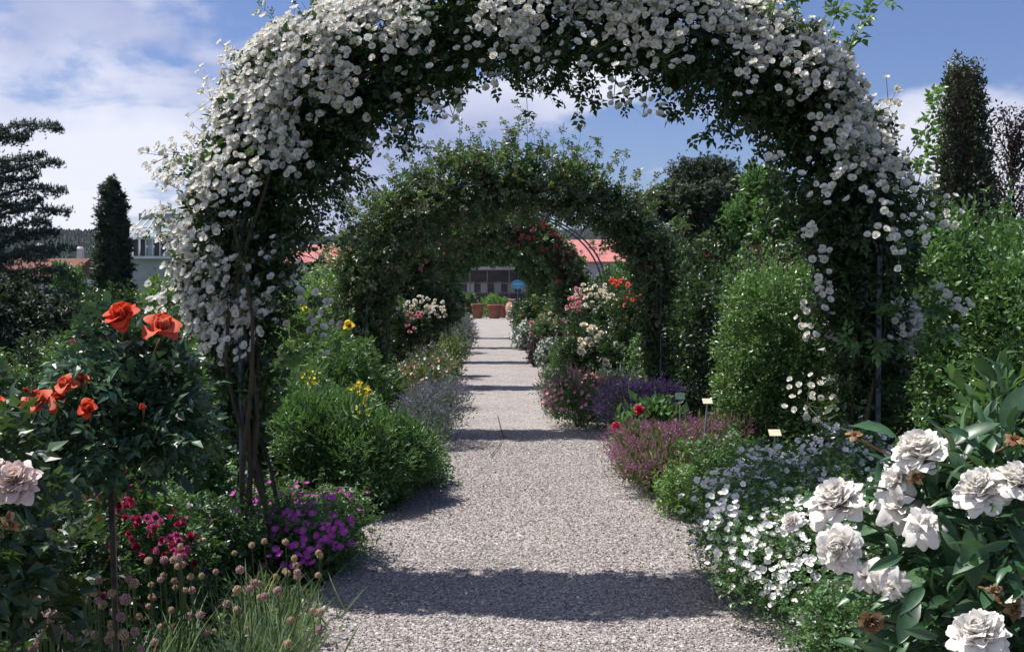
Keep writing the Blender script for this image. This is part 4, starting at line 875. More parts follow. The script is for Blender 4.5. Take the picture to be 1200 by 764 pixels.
def pink_rose():
    b = at(-20, 700, 2.5); root = thing('rose_bush', 'rose bush at the left frame edge with one large pale pink bloom', 'rose bush', (b.x, b.y, 0))
    L = [(*at(-20, 640, 2.55), .16, .2, .14), (*at(10, 760, 2.6), .2, .2, .22), (*at(-60, 560, 2.6), .16, .15, .14)]
    P, Nr = lobe_points(L, 340, .35, 3, .03, .1, 7); Geo().scatter(SPRIG, P, leaf_frames(Nr, .8, .0, .8, .6), .13 * rng.uniform(.6, 1.15, len(P))).build('foliage', M['lf_dark'], root, 'stuff')
    bloom(root, at(22, 568, 2.35), (.05, -.8, .6), .125, 'peony', 'palepink', 10, None, .2); bloom(root, at(-12, 556, 2.3), (-.3, -.7, .6), .10, 'peony', 'palepink', 9, None, .2)
    bloom(root, at(12, 612, 2.4), (0, -.8, -.3), .05, 'loose', 'brownpetal', 6, 'withered brown bud', .5)
    for k in range(4): twig(root, (b.x + .04 * k, b.y, 0), at(-20 + 12 * k, 610, 2.5), .005, 'greenstem')
pink_rose()
LR = rose_bush('low rose with crimson and purple-pink blooms behind the orange standard stem', 45, 225, 572, 5.3, 2600, mat='lf_rose', size=.075, fl=[Fl(DBL, ['crimson'], .055, 70, 70, clump=3), Fl(DBL, ['rosepink'], .06, 60, 60, clump=3)])
spots(LR, [(185, 628, 44, 26, 22, 4.75), (150, 600, 20, 14, 8, 4.8)], DBL, 'crimson', .05, name='crimson_flower')
spots(LR, [(205, 640, 22, 16, 14, 4.75), (82, 605, 18, 12, 5, 4.7), (65, 632, 20, 12, 7, 4.6), (172, 612, 20, 10, 8, 4.75), (75, 580, 6, 4, 2, 4.7)], DBL, 'rosepink', .052, name='pink_flower')
rose_bush('dark low rose filling the lower left corner', -40, 120, 610, 4.5, 1900, mat='lf_dark', size=.085, fl=[Fl(DBL, ['rosepink'], .05, 12, 12)])
rose_bush('spray rose with small white blooms between the orange rose and the arch leg', 155, 240, 572, 5.8, 1300, mat='lf_mid', size=.08, fl=[Fl(RAMB, ['white'], .055, 22, 22, top=.9)])
rose_bush('tall rose with single pink bloom beside the arch foot', 170, 260, 500, 6.9, 2000, mat='lf_mid', size=.10, fl=[Fl(DBL, ['rosepink'], .08, 4, 4, top=1)])
rose_bush('shrub rose with deep pink blooms left of the white arch', 50, 165, 378, 8.2, 3800, mat='lf_rose', size=.085, fl=[Fl(DBL, ['rosepink'], .065, 46, 46), Fl(DBL, ['cream'], .05, 12, 12)])
rose_bush('shrub rose in the shade behind the orange blooms, dotted with pale buds', 140, 262, 395, 7.6, 3800, mat='lf_rose', size=.085, fl=[Fl(DBL, ['palepink'], .03, 60, 0)])
rose_bush('cream-flowered rose at the left frame edge by the gravel patch', -60, 28, 410, 11, 1700, fl=[Fl(DBL, ['cream'], .06, 22, 22), Fl(DBL, ['crimson'], .06, 6, 6)])
CB = mp('cranesbill', 'magenta cranesbill mound right of the white arch foot', 'flowering plant', 285, 424, 590, 6.5, 9000, SPRIG3, .04, 'lf_mid', dep=.45, k=7, flowers=[Fl(GERAN, ['magenta'], .055, 110, 110, out=.05)])
spots(CB, [(340, 612, 34, 14, 16, 6.1), (375, 630, 36, 20, 24, 5.95), (345, 650, 34, 14, 16, 5.9), (400, 612, 16, 8, 6, 6.1)], GERAN, 'magenta', .052)
mp('cranesbill', 'magenta cranesbill in deep shade left of the white arch foot', 'flowering plant', 205, 300, 600, 6.1, 5000, SPRIG3, .04, 'lf_mid', dep=.35, k=5, flowers=[Fl(GERAN, ['magenta'], .042, 18, 18, out=.035)])
mp('loosestrife', 'big leafy bush with yellow flower heads left of the path', 'shrub', 318, 505, 462, 8.5, 46000, NARROW, .058, 'lf_mid', dep=.75, k=11, out=.6, up=.35, flat=.5, cs=.035, clump=14,
   flowers=[Fl(DBL, ['yellow'], .04, 6, 6, top=1)])
mp('loosestrife', 'taller leafy mass behind the arch leg, merging with the yellow-flowered bush', 'shrub', 225, 380, 430, 9.4, 30000, NARROW, .062, 'lf_mid', dep=.7, k=9, out=.6, up=.35, flat=.5, cs=.04, clump=14)
def yellow_spires():
    for lab, pts, d in (('cluster of yellow flower spires rising behind the white arch post', [(362, 440), (368, 449), (366, 458), (358, 446)], 8.6), ('low yellow flower sprigs above the big leafy bush', [(413, 455), (424, 460), (427, 468), (420, 452), (430, 457), (424, 480)], 8.0)):
        b = at(pts[0][0], 500, d); r = thing('yellow_spire_plant', lab, 'flowering plant', (b.x, b.y, 0))
        P = []
        for px, py in pts:
            p = at(px, py, d + random.uniform(-.1, .1)); twig(r, (b.x, b.y, 0), p, .004); P += [np.array(p) + rng.normal(size=3) * .022 for _ in range(7)]
        P = np.array(P); place_flowers(r, P, unit(rng.normal(size=P.shape) * .5 + np.array([-.2, -.7, .5])), dict(protos=FIVE, mats=[M['yellow'], M['yellow']], size=.036, objs=len(P)))
        L = [(b.x, b.y, .5, .15, .15, .45)]; Q, Nr = lobe_points(L, 260, .4, 4, .04); Geo().scatter(NARROW, Q, leaf_frames(Nr, .4, .8), .09).build('foliage', M['lf_mid'], r, 'stuff')
yellow_spires()
mp('catmint', 'lavender-blue catmint spilling onto the path under the second arch left leg', 'flowering plant', 470, 544, 455, 11.6, 4800, NARROW, .05, 'lf_grey', dep=.6, k=7, up=.7, flowers=[Fl([SPIKE], ['lavender'], .12, 330, 0, rnd=.5)])
mp('mixed_perennial', 'pink and mauve flowering clump before the standard roses', 'flowering plant', 462, 540, 420, 15.2, 4200, NARROW, .07, 'lf_olive', dep=.7, k=6, up=.7, flowers=[Fl(GERAN, ['pink'], .055, 80, 0), Fl(GERAN, ['lavender'], .05, 80, 0), Fl(FIVE, ['whitepot'], .05, 40, 0)])
mp('mixed_perennial', 'white and pale pink flowering clump behind the mauve one, left border', 'flowering plant', 476, 530, 405, 17.5, 2600, NARROW, .08, 'lf_grey', dep=.6, k=5, flowers=[Fl(FIVE, ['whitepot'], .06, 90, 0), Fl(GERAN, ['pink'], .06, 40, 0)])
mp('mixed_perennial', 'olive-green mound on the left edge beyond the pink flowers', 'plant', 508, 545, 397, 20.5, 2400, NARROW, .09, 'lf_olive', dep=.6, k=5)
mp('catmint', 'grey-lavender mound where the left border meets the fourth arch', 'flowering plant', 512, 557, 376, 28.5, 2600, NARROW, .10, 'lf_grey', dep=.9, flowers=[Fl([SPIKE], ['lavender'], .2, 160, 0)])
mp('catmint', 'last pale lavender mound at the far end of the left border', 'flowering plant', 524, 552, 369, 40, 1800, NARROW, .14, 'lf_grey', dep=1.2, flowers=[Fl([SPIKE], ['lavender'], .25, 90, 0)])
def standard(label, px, py, r_px, d, fl, n=1800, mat='lf_rose'):
    c = at(px, py, d); rr = r_px * d / F; root = thing('standard_rose', label, 'rose', (c.x, c.y, 0), 'small standard roses in the left border')
    L = [(c.x, c.y, c.z, rr * .8, rr * .7, rr * .55)] + [(c.x + random.uniform(-.5, .5) * rr, c.y + random.uniform(-.3, .3) * rr, c.z + random.uniform(-.25, .3) * rr, rr * .45, rr * .45, rr * .35) for _ in range(5)]
    P, Nr = lobe_points(L, n, .3, 6, .05, .1); Geo().scatter(SPRIG_T, P, leaf_frames(Nr), .10 * rng.uniform(.6, 1.2, len(P))).build('foliage', M[mat], root, 'stuff')
    Geo().tube([(c.x, c.y, 0), (c.x + .02, c.y, c.z * .5), (c.x, c.y, c.z)], [.025, .02, .018], 7).build('trunk', M['bark'], root)
    Geo().tube([(c.x + .06, c.y + .05, 0), (c.x + .05, c.y + .05, c.z * .9)], .014, 6).build('stake', M['wood'], root)
    for f in fl: spots(root, f[0], DBL, f[1], f[2], name=f[3] if len(f) > 3 else 'flower')
standard('standard rose thick with cream-white blooms in the left border', 500, 364, 40, 18.5, [([(492, 356, 20, 8, 22, 17.6), (508, 368, 16, 10, 18, 17.5), (470, 362, 14, 7, 7, 17.5)], 'cream', .11), ([(462, 366, 14, 6, 7, 17.4), (500, 358, 28, 8, 10, 17.5)], 'white', .11, 'white_flower')], 2200, 'lf_dark')
standard('standard rose with clear pink blooms in front of the cream standard', 480, 382, 24, 17.4, [([(484, 370, 12, 5, 14, 16.8), (478, 378, 7, 8, 8, 16.7), (482, 388, 8, 4, 3, 16.7)], 'pink', .10)], 1300, 'lf_dark')
standard('standard rose with few white and peach buds nearest the second arch left leg', 452, 368, 24, 16.2, [([(450, 362, 18, 14, 9, 15.6)], 'palepink', .09)], 1500)
standard('slim standard rose with yellow blooms left of the third arch', 524, 366, 16, 21, [([(520, 358, 4, 3, 2, 20), (531, 371, 2, 2, 1, 20)], 'yellow', .15)], 900)
def yellow_rose():
    L, b = mound(350, 448, 396, 10.4, .5, 6); r = plant('rose_bush', 'rose bush with one large yellow bloom against the second arch left leg', 'rose bush', L, b, 2800, SPRIG_T, .10, 'lf_rose')
    bloom(r, at(409, 383, 10.2), (-.1, -.7, .7), .13, 'rose', 'yellow', 8); bloom(r, at(357, 362, 10.2), (-.1, -.7, .7), .06, 'rose', 'yellow', 5)
    twig(r, at(409, 385, 10.2), (b.x, b.y, .9), .005)
    bloom(r, at(497, 545, 8.0), (.1, -.7, .7), .035, 'rose', 'yellow', 5) if False else None
yellow_rose()
mp('leafy_perennial', 'low green clump with tiny yellow flowers at the left path edge before the big bush', 'plant', 455, 520, 520, 9.2, 3200, SPRIG3, .05, 'lf_mid', dep=.4, flowers=[Fl(FIVE, ['yellow'], .03, 12, 12)])
mp('leafy_perennial', 'green undergrowth at the foot of the second arch left leg', 'plant', 380, 470, 425, 13, 4200, SPRIG3, .07, 'lf_mid', dep=.6)
mp('leafy_perennial', 'green undergrowth beneath the standard roses', 'plant', 425, 500, 398, 19.5, 3200, SPRIG3, .09, 'lf_mid', dep=.9)
mp('leafy_perennial', 'tall bright undergrowth behind the yellow rose, left of the arches', 'shrub', 330, 440, 320, 16, 6000, SPRIG3, .09, 'lf_bright', dep=.9, k=7)
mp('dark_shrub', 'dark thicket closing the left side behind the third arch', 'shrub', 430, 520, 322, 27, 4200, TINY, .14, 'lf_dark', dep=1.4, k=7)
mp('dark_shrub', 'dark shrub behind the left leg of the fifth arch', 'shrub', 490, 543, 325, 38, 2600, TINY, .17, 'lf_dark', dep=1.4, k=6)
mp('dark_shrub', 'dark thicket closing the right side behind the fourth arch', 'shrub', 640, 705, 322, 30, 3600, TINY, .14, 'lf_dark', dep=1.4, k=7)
def litter():
    n = 700; d = 4.6 + 11 * rng.random(n) ** 1.4; q = np.linspace(4, 16, 300); L_ = np.interp(d, q, [lx(v) for v in q]); R_ = np.interp(d, q, [rx_(v) for v in q])
    e = rng.beta(.45, .45, n); x = L_ + (R_ - L_) * e; P = np.stack([x, d, np.full(n, .0)], 1); R = frames_z(np.array([[0, 0, 1.]]) + rng.normal(size=(n, 3)) * .25)
    k = n // 2; Geo().scatter(petal(1, .8, .3, 0, .02, 2, 2), P[:k], R[:k], rng.uniform(.012, .02, k)).build('fallen_petals', M['white'], None, 'stuff')
    Geo().scatter(LEAF, P[k:], R[k:], rng.uniform(.015, .04, n - k)).build('leaf_litter', M['drylf'], None, 'stuff')
    n = 1500; d = rng.uniform(4.6, 18, n); sd = rng.random(n) < .5; q = np.linspace(4, 19, 300); L_ = np.interp(d, q, [lx(v) for v in q]); R_ = np.interp(d, q, [rx_(v) for v in q])
    c = rng.uniform(4.6, 18, 60); d = c[rng.integers(0, 60, n)] + rng.normal(size=n) * .06; w = np.abs(rng.normal(size=n)) * .09; x = np.where(sd, np.interp(d, q, [lx(v) for v in q]) + w, np.interp(d, q, [rx_(v) for v in q]) - w)
    P = np.stack([x, d, rng.uniform(0, .03, n)], 1); Geo().scatter(TINY, P, leaf_frames(np.tile([0, 0, 1.], (n, 1)), .3, .3, 1, .8), rng.uniform(.015, .035, n)).build('edge_weeds', M['lf_bright'], None, 'stuff')
M['drylf'] = leafmat('dry_leaf', [(0, (0.10, 0.06, 0.03)), (.7, (0.22, 0.15, 0.07)), (1, (0.12, 0.14, 0.05))], .1, .8, gain=1.0)
litter()
def fallen_twig():
    o = [ground(583, 487), ground(586, 500), ground(590, 512), ground(584, 524), ground(575, 535)]
    g = Geo(); g.tube([(x, y, .004 + .004 * (i % 2)) for i, (x, y) in enumerate(o)], .004, 5); c = o[2]; g.tube([(c[0], c[1], .006), (c[0] + .10, c[1] - .22, .012)], .003, 4)
    t = g.build('fallen_twig', M['bark']); t['label'] = 'thin dark twig lying on the gravel path just short of the second shadow'; t['category'] = 'twig'
fallen_twig()
# alliums and strap leaves
def allium(label, x0, x1, y0, y1, d, n, mats=('chive', 'chivetan'), blades=300, sz=.034, blade_spread=.35):
    c = at((x0 + x1) / 2, y1, d); root = thing('allium_clump', label, 'allium', (c.x, c.y, 0), 'clumps of faded round-headed alliums')
    org = np.array(root['_loc'])
    for m_i, mt in enumerate(mats):
        k = n // len(mats); P = []
        for j in range(k):
            p = at(random.uniform(x0, x1), random.uniform(y0, y1), d + random.uniform(-.3, .3)); P.append(tuple(p))
            Geo().tube([(c.x + (p.x - c.x) * .7, p.y, 0), (p.x + .01, p.y, p.z * .6), (p.x, p.y, p.z)], .0026, 4).build('stalk', M['greenstem'], root)
        P = np.array(P); place_flowers(root, P, unit(rng.normal(size=P.shape) * .2 + np.array([0, 0, 1.])), dict(protos=BALL, mats=[M[mt]], size=sz, objs=len(P), name='flower_head'))
    w = (x1 - x0) / 2 * d / F; n2 = blades; P = np.stack([c.x + rng.normal(size=n2) * w * .45, c.y + rng.normal(size=n2) * .18, np.full(n2, 0.0)], 1)
    a = rng.uniform(0, 2 * np.pi, n2); hz = np.stack([np.cos(a), np.sin(a), np.zeros(n2)], 1); z = unit(np.array([0, 0, 1.]) + hz * rng.uniform(0, blade_spread, n2)[:, None])
    R = frames_from_z(z, np.cross(hz, z) * 1.0 + rdir(n2) * .1)
    top = at(0, (y0 + y1) / 2, d).z
    Geo().scatter(BLADE, P, R, top * rng.uniform(.45, .95, n2)).build('leaf_blades', M['lf_strap'], root, 'stuff')
allium('allium clump with pinkish-brown heads in the bottom left corner', -10, 95, 690, 762, 3.5, 30, blades=70)
allium('allium clump with pinkish heads around the orange rose stem', 95, 165, 672, 762, 3.55, 26, blades=70)
allium('allium clump with mauve heads right of the stake', 165, 235, 640, 755, 4.5, 26, blades=120)
allium('strap-leaved allium clump spilling toward the gravel with tan heads', 235, 375, 665, 760, 4.7, 22, ('chivetan', 'chive'), 750, .038, 1.1)
allium('thin scatter of tan allium heads below the cranesbill', 255, 385, 632, 690, 5.3, 14, ('chivetan',), 300, .038, .8)
#==BACKGROUND==
def tube_branch(g, pts, r0, r1, sides=6): n = len(pts); g.tube(pts, [r0 + (r1 - r0) * i / (n - 1) for i in range(n)], sides)
def cedar():
    base = at(-62, 420, 23.0); x0, y0 = base.x, base.y; root = thing('cedar_tree', 'dark cedar with drooping layered branches reaching in from the left edge', 'tree', (x0, y0, 0))
    g = Geo(); tube_branch(g, [(x0, y0, 0), (x0 + .1, y0, 3), (x0, y0, 6), (x0 + .1, y0, 7.6)], .26, .03, 10); g.build('trunk', M['bark'], root, smooth=True)
    gb = Geo(); P = []; T = []
    spec = [(72, 150), (34, 160), (52, 182), (73, 193), (44, 208), (77, 224), (50, 236), (83, 248), (60, 262), (70, 274), (86, 290), (64, 300), (78, 318), (60, 330), (92, 345), (70, 362), (85, 375)]
    br = []
    for px, py in spec: br.append((np.array(at(px, py, 23.0 + random.uniform(-.6, .6))), 1))
    for k in range(80):
        a = random.uniform(0, 2 * math.pi); z = .5 + 6.7 * random.random() ** 1.5; L_ = (7.9 - z) * .34 + .35; L_ = min(L_, 2.3) * random.uniform(.7, 1)
        if math.cos(a) > .6 and -.6 < math.sin(a) < .3: L_ *= .6
        br.append((np.array([x0 + math.cos(a) * L_, y0 + math.sin(a) * L_, z + .15 * L_]), 0))
    for tip, main in br:
        s = np.array([x0, y0, max(.4, tip[2] - random.uniform(.35, .85))]); L_ = np.linalg.norm(tip - s); pts = []
        for i in range(9):
            t = i / 8; q = s + (tip - s) * t; q[2] += .16 * math.sin(math.pi * t) * L_ * .5 + .04 * math.sin(t * 9 + L_ * 5); pts.append(q)
        tube_branch(gb, pts, .05, .008, 5)
        ph = random.uniform(0, 6)
        for j in range(330 if main else 110):
            t = random.random() ** .8; i = min(7, int(t * 8)); f = t * 8 - i; q = pts[i] * (1 - f) + pts[i + 1] * f; side = rdir(1)[0]; side[2] *= .15; wd = (.42 if main else .5) * (1.02 - t) ** .7
            fr = .5 + .5 * math.sin(t * 17 + ph) * math.sin(t * 41 + ph * 2); hang = random.random() ** 2 * (.08 + .5 * fr) * (1.08 - t) ** .6
            q = q + side * wd * random.random() + np.array([0, 0, .03 - hang]); P.append(q); T.append(side * .6 + (tip - s) / L_ * .7 + np.array([0, 0, -.3 - hang * 2]))
    gb.build('branches', M['bark'], root, 'stuff')
    P = np.array(P); P = np.repeat(P, 2, 0) + rng.normal(size=(2 * len(P), 3)) * .04; T = np.repeat(np.array(T), 2, 0)
    Geo().scatter(TUFT, P, frames(T, np.tile([0, 0, 1.], (len(P), 1))), .085 * rng.uniform(.6, 1.2, len(P))).build('crown', M['lf_cedar'], root, 'stuff')
cedar()
def cypress():
    c = at(133, 213, 32); s = 32 / F; L = []
    for k in range(16):
        t = k / 15; y = 226 + t * 180; w = np.interp(t, [0, .1, .3, .7, 1], [10, 12, 15, 19, 20]) * s
        p = at(131 + (3 if k % 2 else -1), y, 32); L.append((p.x, 32, p.z, w, w, .35))
    plant('cypress_tree', 'narrow dark columnar cypress with a blunt top before the glasshouse', 'tree', L, (c.x, 32), 15000, TUFT_F, .13, 'lf_conifer', shell=.12, cs=.05, clump=4, out=.3, up=1.0, rnd=.5, flat=.1, stems=1, stem_mat='bark', stem_r=.12, wild=0)
cypress()
def ivy_column():
    L = []; d = 14.5; s = d / F
    for k in range(15):
        t = k / 14; y = 96 + t * 330; w = np.interp(t, [0, .05, .35, .55, 1], [19, 24, 31, 48, 60]) * s; p = at(1128 + t * 4, y, d); L.append((p.x, d, p.z, w, w, .30))
    r = plant('ivy_column', 'tall dark creeper-clad dead trunk standing column-like at the right', 'tree', L, (L[-1][0], d), 38000, LEAF, .058, 'lf_ivy', shell=.12, cs=.03, clump=5, stems=0, wild=0)
    g = Geo(); tube_branch(g, [(L[-1][0], d, 0), (L[0][0], d, L[0][2] + .12)], .36, .17, 12); g.build('trunk', M['bark'], r)
    st = [at(1115 + 10 * k, 92, d) for k in range(4)] + [at(1100 + random.uniform(-5, 60), random.uniform(150, 300), d - .2) for _ in range(14)]
    shoots(r, st, [(random.uniform(-.5, .5), 0, 1) for _ in range(4)] + [(random.choice((-1, 1)) * .8, -.3, .8) for _ in range(14)], .22, TINY, .05, 'lf_ivy', per=12)
ivy_column()
def twiggy_tree(name, label, px, py_top, d, mat, spread, n_br, leaf=TINY, lsz=.07, per=26, trunk_r=.05, low=.35):
    b = at(px, py_top, d); H = b.z; root = thing(name, label, 'tree', (b.x, d, 0)); g = Geo(); tube_branch(g, [(b.x, d, 0), (b.x + .05, d, H * .5), (b.x, d, H * .82)], trunk_r, .004, 7); g.build('trunk', M['bark'], root, smooth=True)
    gb = Geo(); P = []; T = []
    for k in range(n_br):
        z0 = H * random.uniform(low * .6, .8); a = random.uniform(0, 2 * math.pi); L_ = spread * random.uniform(.5, 1) * (1.15 - z0 / H); tip = np.array([b.x + math.cos(a) * L_, d + math.sin(a) * L_, min(H * random.uniform(.93, 1.04), z0 + L_ * random.uniform(1.2, 2.2))]); s = np.array([b.x, d, z0]); pts = [s + (tip - s) * t + np.array([0, 0, -.1 * math.sin(math.pi * t) * L_]) for t in np.linspace(0, 1, 6)]
        tube_branch(gb, pts, trunk_r * .22, .003, 4)
        for j in range(per):
            t = random.uniform(.2, 1); i = min(4, int(t * 5)); f = t * 5 - i; P.append(pts[i] * (1 - f) + pts[i + 1] * f + rng.normal(size=3) * .12 * spread * .5); T.append(rdir(1)[0] + np.array([0, 0, .4]))
    gb.build('branches', M['bark'], root, 'stuff'); P = np.array(P); Geo().scatter(leaf, P, frames(np.array(T), np.tile([0, 0, 1.], (len(P), 1)) + rng.normal(size=P.shape) * .4), lsz * rng.uniform(.6, 1.2, len(P))).build('crown', M[mat], root, 'stuff')
twiggy_tree('young_tree', 'wispy dark purple-leaved tree at the right frame edge', 1187, 78, 15.5, 'lf_purple', .9, 75, LEAF, .06, 75)
twiggy_tree('young_tree', 'thin dark-leaved sapling between the ivy-clad column and the arch', 1092, 150, 16.5, 'lf_purple', .55, 30, LEAF, .055, 50, .03)
def leafy_tree(name, label, px0, px1, yt, yb, d, n, mat, lsz, leaf=TINY, k=12, leafn=6, gaps=.3, trunk_r=.15, seed=1):
    st = random.getstate(); random.seed(seed); c0 = at((px0 + px1) / 2, yt, d); c1 = at((px0 + px1) / 2, yb, d); w = (px1 - px0) / 2 * d / F; H = c0.z - c1.z; root = thing(name, label, 'tree', (c0.x, d, 0)); L = []
    g = Geo(); tube_branch(g, [(c0.x, d, 0), (c0.x + .1, d, c1.z), (c0.x, d, c0.z - .2 * H)], trunk_r, .03, 8); g.build('trunk', M['bark'], root, smooth=True); gb = Geo()
    for j in range(k):
        t = random.random(); z = c1.z + H * (.1 + .78 * t); rr = w * math.sin(math.pi * (.22 + .68 * t)) * .75; a = random.uniform(0, 6.28); s = w * random.uniform(.28, .42)
        p = (c0.x + math.cos(a) * rr * random.random() ** .5, d + math.sin(a) * rr, z); L.append((*p, s, s, s * .62)); tube_branch(gb, [np.array((c0.x, d, max(c1.z * .8, z - w * .7))), np.array(p)], .05, .012, 5)
    gb.build('branches', M['bark'], root, 'stuff'); P, Nr = lobe_points(L, n, gaps, leafn, lsz * .8, .3, seed); Geo().scatter(leaf, P, leaf_frames(Nr), lsz * rng.uniform(.6, 1.2, len(P))).build('crown', M[mat], root, 'stuff'); random.setstate(st)
leafy_tree('pine_tree', 'dark pine with flat layered crown right of the second arch', 758, 884, 164, 318, 34, 26000, 'lf_conifer', .14, TUFT, 30, 4, .3, .22, 9)
leafy_tree('broadleaf_tree', 'bright green young tree between the pine and the arch leg', 850, 965, 188, 330, 21, 13000, 'lf_mid', .11, TINY, 15, 6, .35, .08, 8)
leafy_tree('broadleaf_tree', 'dark tree partly hidden behind the right leg of the nearest arch', 950, 1080, 200, 330, 24, 9000, 'lf_dark', .13, TINY, 13, 6, .3, .12, 12)
for (lab, a, b, c, d_, m_) in (('broad green bush in the left background below the cedar', -30, 95, 372, 19, 'lf_dark'), ('rounded dark bush beneath the cypress', 85, 175, 342, 24, 'lf_dark'), ('pale green bush in front of the glasshouse wall', 160, 230, 322, 30, 'lf_bright'), ('grey-green bush behind the deep pink rose', 20, 110, 392, 15, 'lf_dark'),
                               ('small tree-like bush before the red-roofed house', 60, 100, 306, 55, 'lf_mid'), ('green bush low behind the white rose of the arch', 180, 330, 350, 13, 'lf_mid')):
    mp('background_bush', lab, 'shrub', a, b, c, d_, 4200, TINY, .0045 * d_ ** .9 + .01, m_, k=7, group=None)
mp('background_bush', 'very dark evergreen skirt at the foot of the cedar', 'shrub', -160, 92, 328, 18, 14000, TUFT_F, .10, 'lf_conifer', dep=1.2, k=8, zlow=.35)
# lawn patch and the side path at the left
Geo().add([(*ground(-60, 442), -.012), (*ground(95, 446), -.012), (*ground(62, 418), -.012), (*ground(-60, 415), -.012)], [(0, 1, 2, 3)]).build('side_path', M['gravel'], None, 'structure')
def lawn_grass():
    n = 26000; d = rng.uniform(8.5, 16, n); x = -d * rng.uniform(.34, .50, n); P = np.stack([x, d, np.full(n, -.02)], 1)
    z = unit(np.array([[0, 0, 1.]]) + rng.normal(size=(n, 3)) * .25)
    g0 = ground(0, 446)[1]; ok = ~((d > g0 - .3))
    Geo().scatter(blade(1, .05, .3, 1), P[ok], frames_z(z[ok]), rng.uniform(.05, .16, ok.sum())).build('lawn_grass', M['lf_bright'], None, 'stuff')
lawn_grass()
# ---------------- buildings
M['wallgrey'] = surfmat('wall_grey', [(0.3, (0.28, 0.29, 0.32)), (0.7, (0.36, 0.37, 0.40))], 1.5, 0.8, 0.2)
M['wallwhite'] = surfmat('wall_white', [(0.3, (0.55, 0.55, 0.56)), (0.7, (0.68, 0.68, 0.68))], 1.5, 0.8, 0.2)
M['walldark'] = surfmat('wall_dark', [(0.3, (0.05, 0.055, 0.07)), (0.7, (0.09, 0.095, 0.11))], 1.5, 0.7, 0.2)
def tilemat(name, c1, c2, sx=3.0):
    m, nt, out = newmat(name); N = nt.nodes; L = nt.links; tc = N.new('ShaderNodeTexCoord'); w = N.new('ShaderNodeTexWave'); w.inputs['Scale'].default_value = sx; w.inputs['Distortion'].default_value = .4; L.new(tc.outputs['Object'], w.inputs['Vector'])
    no = N.new('ShaderNodeTexNoise'); no.inputs['Scale'].default_value = 1.2; no.inputs['Detail'].default_value = 6; L.new(tc.outputs['Object'], no.inputs['Vector']); c = ramp(nt, no.outputs[0], [(.3, c1), (.7, c2)])
    p = N.new('ShaderNodeBsdfPrincipled'); L.new(c, p.inputs['Base Color']); p.inputs['Roughness'].default_value = .85; b = N.new('ShaderNodeBump'); b.inputs['Strength'].default_value = .6; b.inputs['Distance'].default_value = .04; L.new(w.outputs[0], b.inputs['Height']); L.new(b.outputs[0], p.inputs['Normal']); L.new(p.outputs[0], out.inputs[0]); return m
M['rooftile'] = tilemat('roof_tile_brown_red', (.13, .045, .03), (.22, .08, .055)); M['roofpink'] = tilemat('roof_tile_salmon', (.40, .13, .12), (.52, .20, .18))
gm, gnt, gout = newmat('greenhouse_glass'); gp_ = gnt.nodes.new('ShaderNodeBsdfPrincipled'); gp_.inputs['Base Color'].default_value = (.45, .52, .55, 1); gp_.inputs['Roughness'].default_value = .12; gp_.inputs['Transmission Weight'].default_value = .35; gnt.links.new(gp_.outputs[0], gout.inputs[0]); M['glass'] = gm
def house(label, x0, x1, yeave, yridge, d, dep, roofm, wallm, chim=(), windows=0):
    a = at(x0, yeave, d); b = at(x1, yeave, d); r = at(x0, yridge, d); w = b.x - a.x; H = a.z; root = thing('house', label, 'house', ((a.x + b.x) / 2, d + dep / 2, 0)); cx = (a.x + b.x) / 2
    g = Geo(); g.box((cx, d + dep / 2, H / 2 - .02), (w, dep, H - .04)); g.build('wall', M[wallm], root)
    ov = .5; R = r.z * (d + dep / 2) / d if False else H + (r.z - H) * 1.0 + (r.z - EYE) * dep / 2 / d
    V = [(a.x - ov, d - ov, H), (b.x + ov, d - ov, H), (b.x + ov, d + dep + ov, H), (a.x - ov, d + dep + ov, H), (a.x - ov, d + dep / 2, R), (b.x + ov, d + dep / 2, R)]
    g = Geo().add(V, [(0, 1, 5, 4), (2, 3, 4, 5), (0, 4, 3), (1, 2, 5), (0, 3, 2, 1)]); rf = g.build('roof', M[roofm], root)
    for px in chim: c = at(px, yridge, d + dep * .4); g = Geo(); g.box((c.x, d + dep * .45, R + .1), (.5, .5, 1.6)); g.lathe([(.3, 0), (.34, .1), (.2, .3)], 10, (c.x, d + dep * .45, R + .9)); g.build('chimney', M['wallwhite'], rf, org=tuple(root['_loc']))
    for k in range(windows):
        x = a.x + w * (k + .5) / windows; g = Geo(); g.box((x, d - .02, H * .62), (w / windows * .5, .06, H * .35)); f = g.build('window', M['wallwhite'], root); g = Geo(); g.box((x, d - .06, H * .62), (w / windows * .44, .02, H * .29)); g.build('pane', M['glass'], f, org=tuple(root['_loc']))
house('long low house with brown-red roof in the left distance', -20, 72, 327, 303, 85, 9, 'rooftile', 'wallgrey', (44,), 4)
house('second brown-red roofed house, stepping down toward the cypress', 74, 118, 326, 305, 95, 9, 'rooftile', 'wallgrey', (92,), 3)
house('reddish-roofed house glimpsed left of the green arches', 335, 410, 308, 287, 80, 9, 'roofpink', 'wallgrey', (), 4)
house('salmon-roofed building seen through the second arch', 640, 770, 307, 281, 75, 8, 'roofpink', 'wallgrey', (), 7)
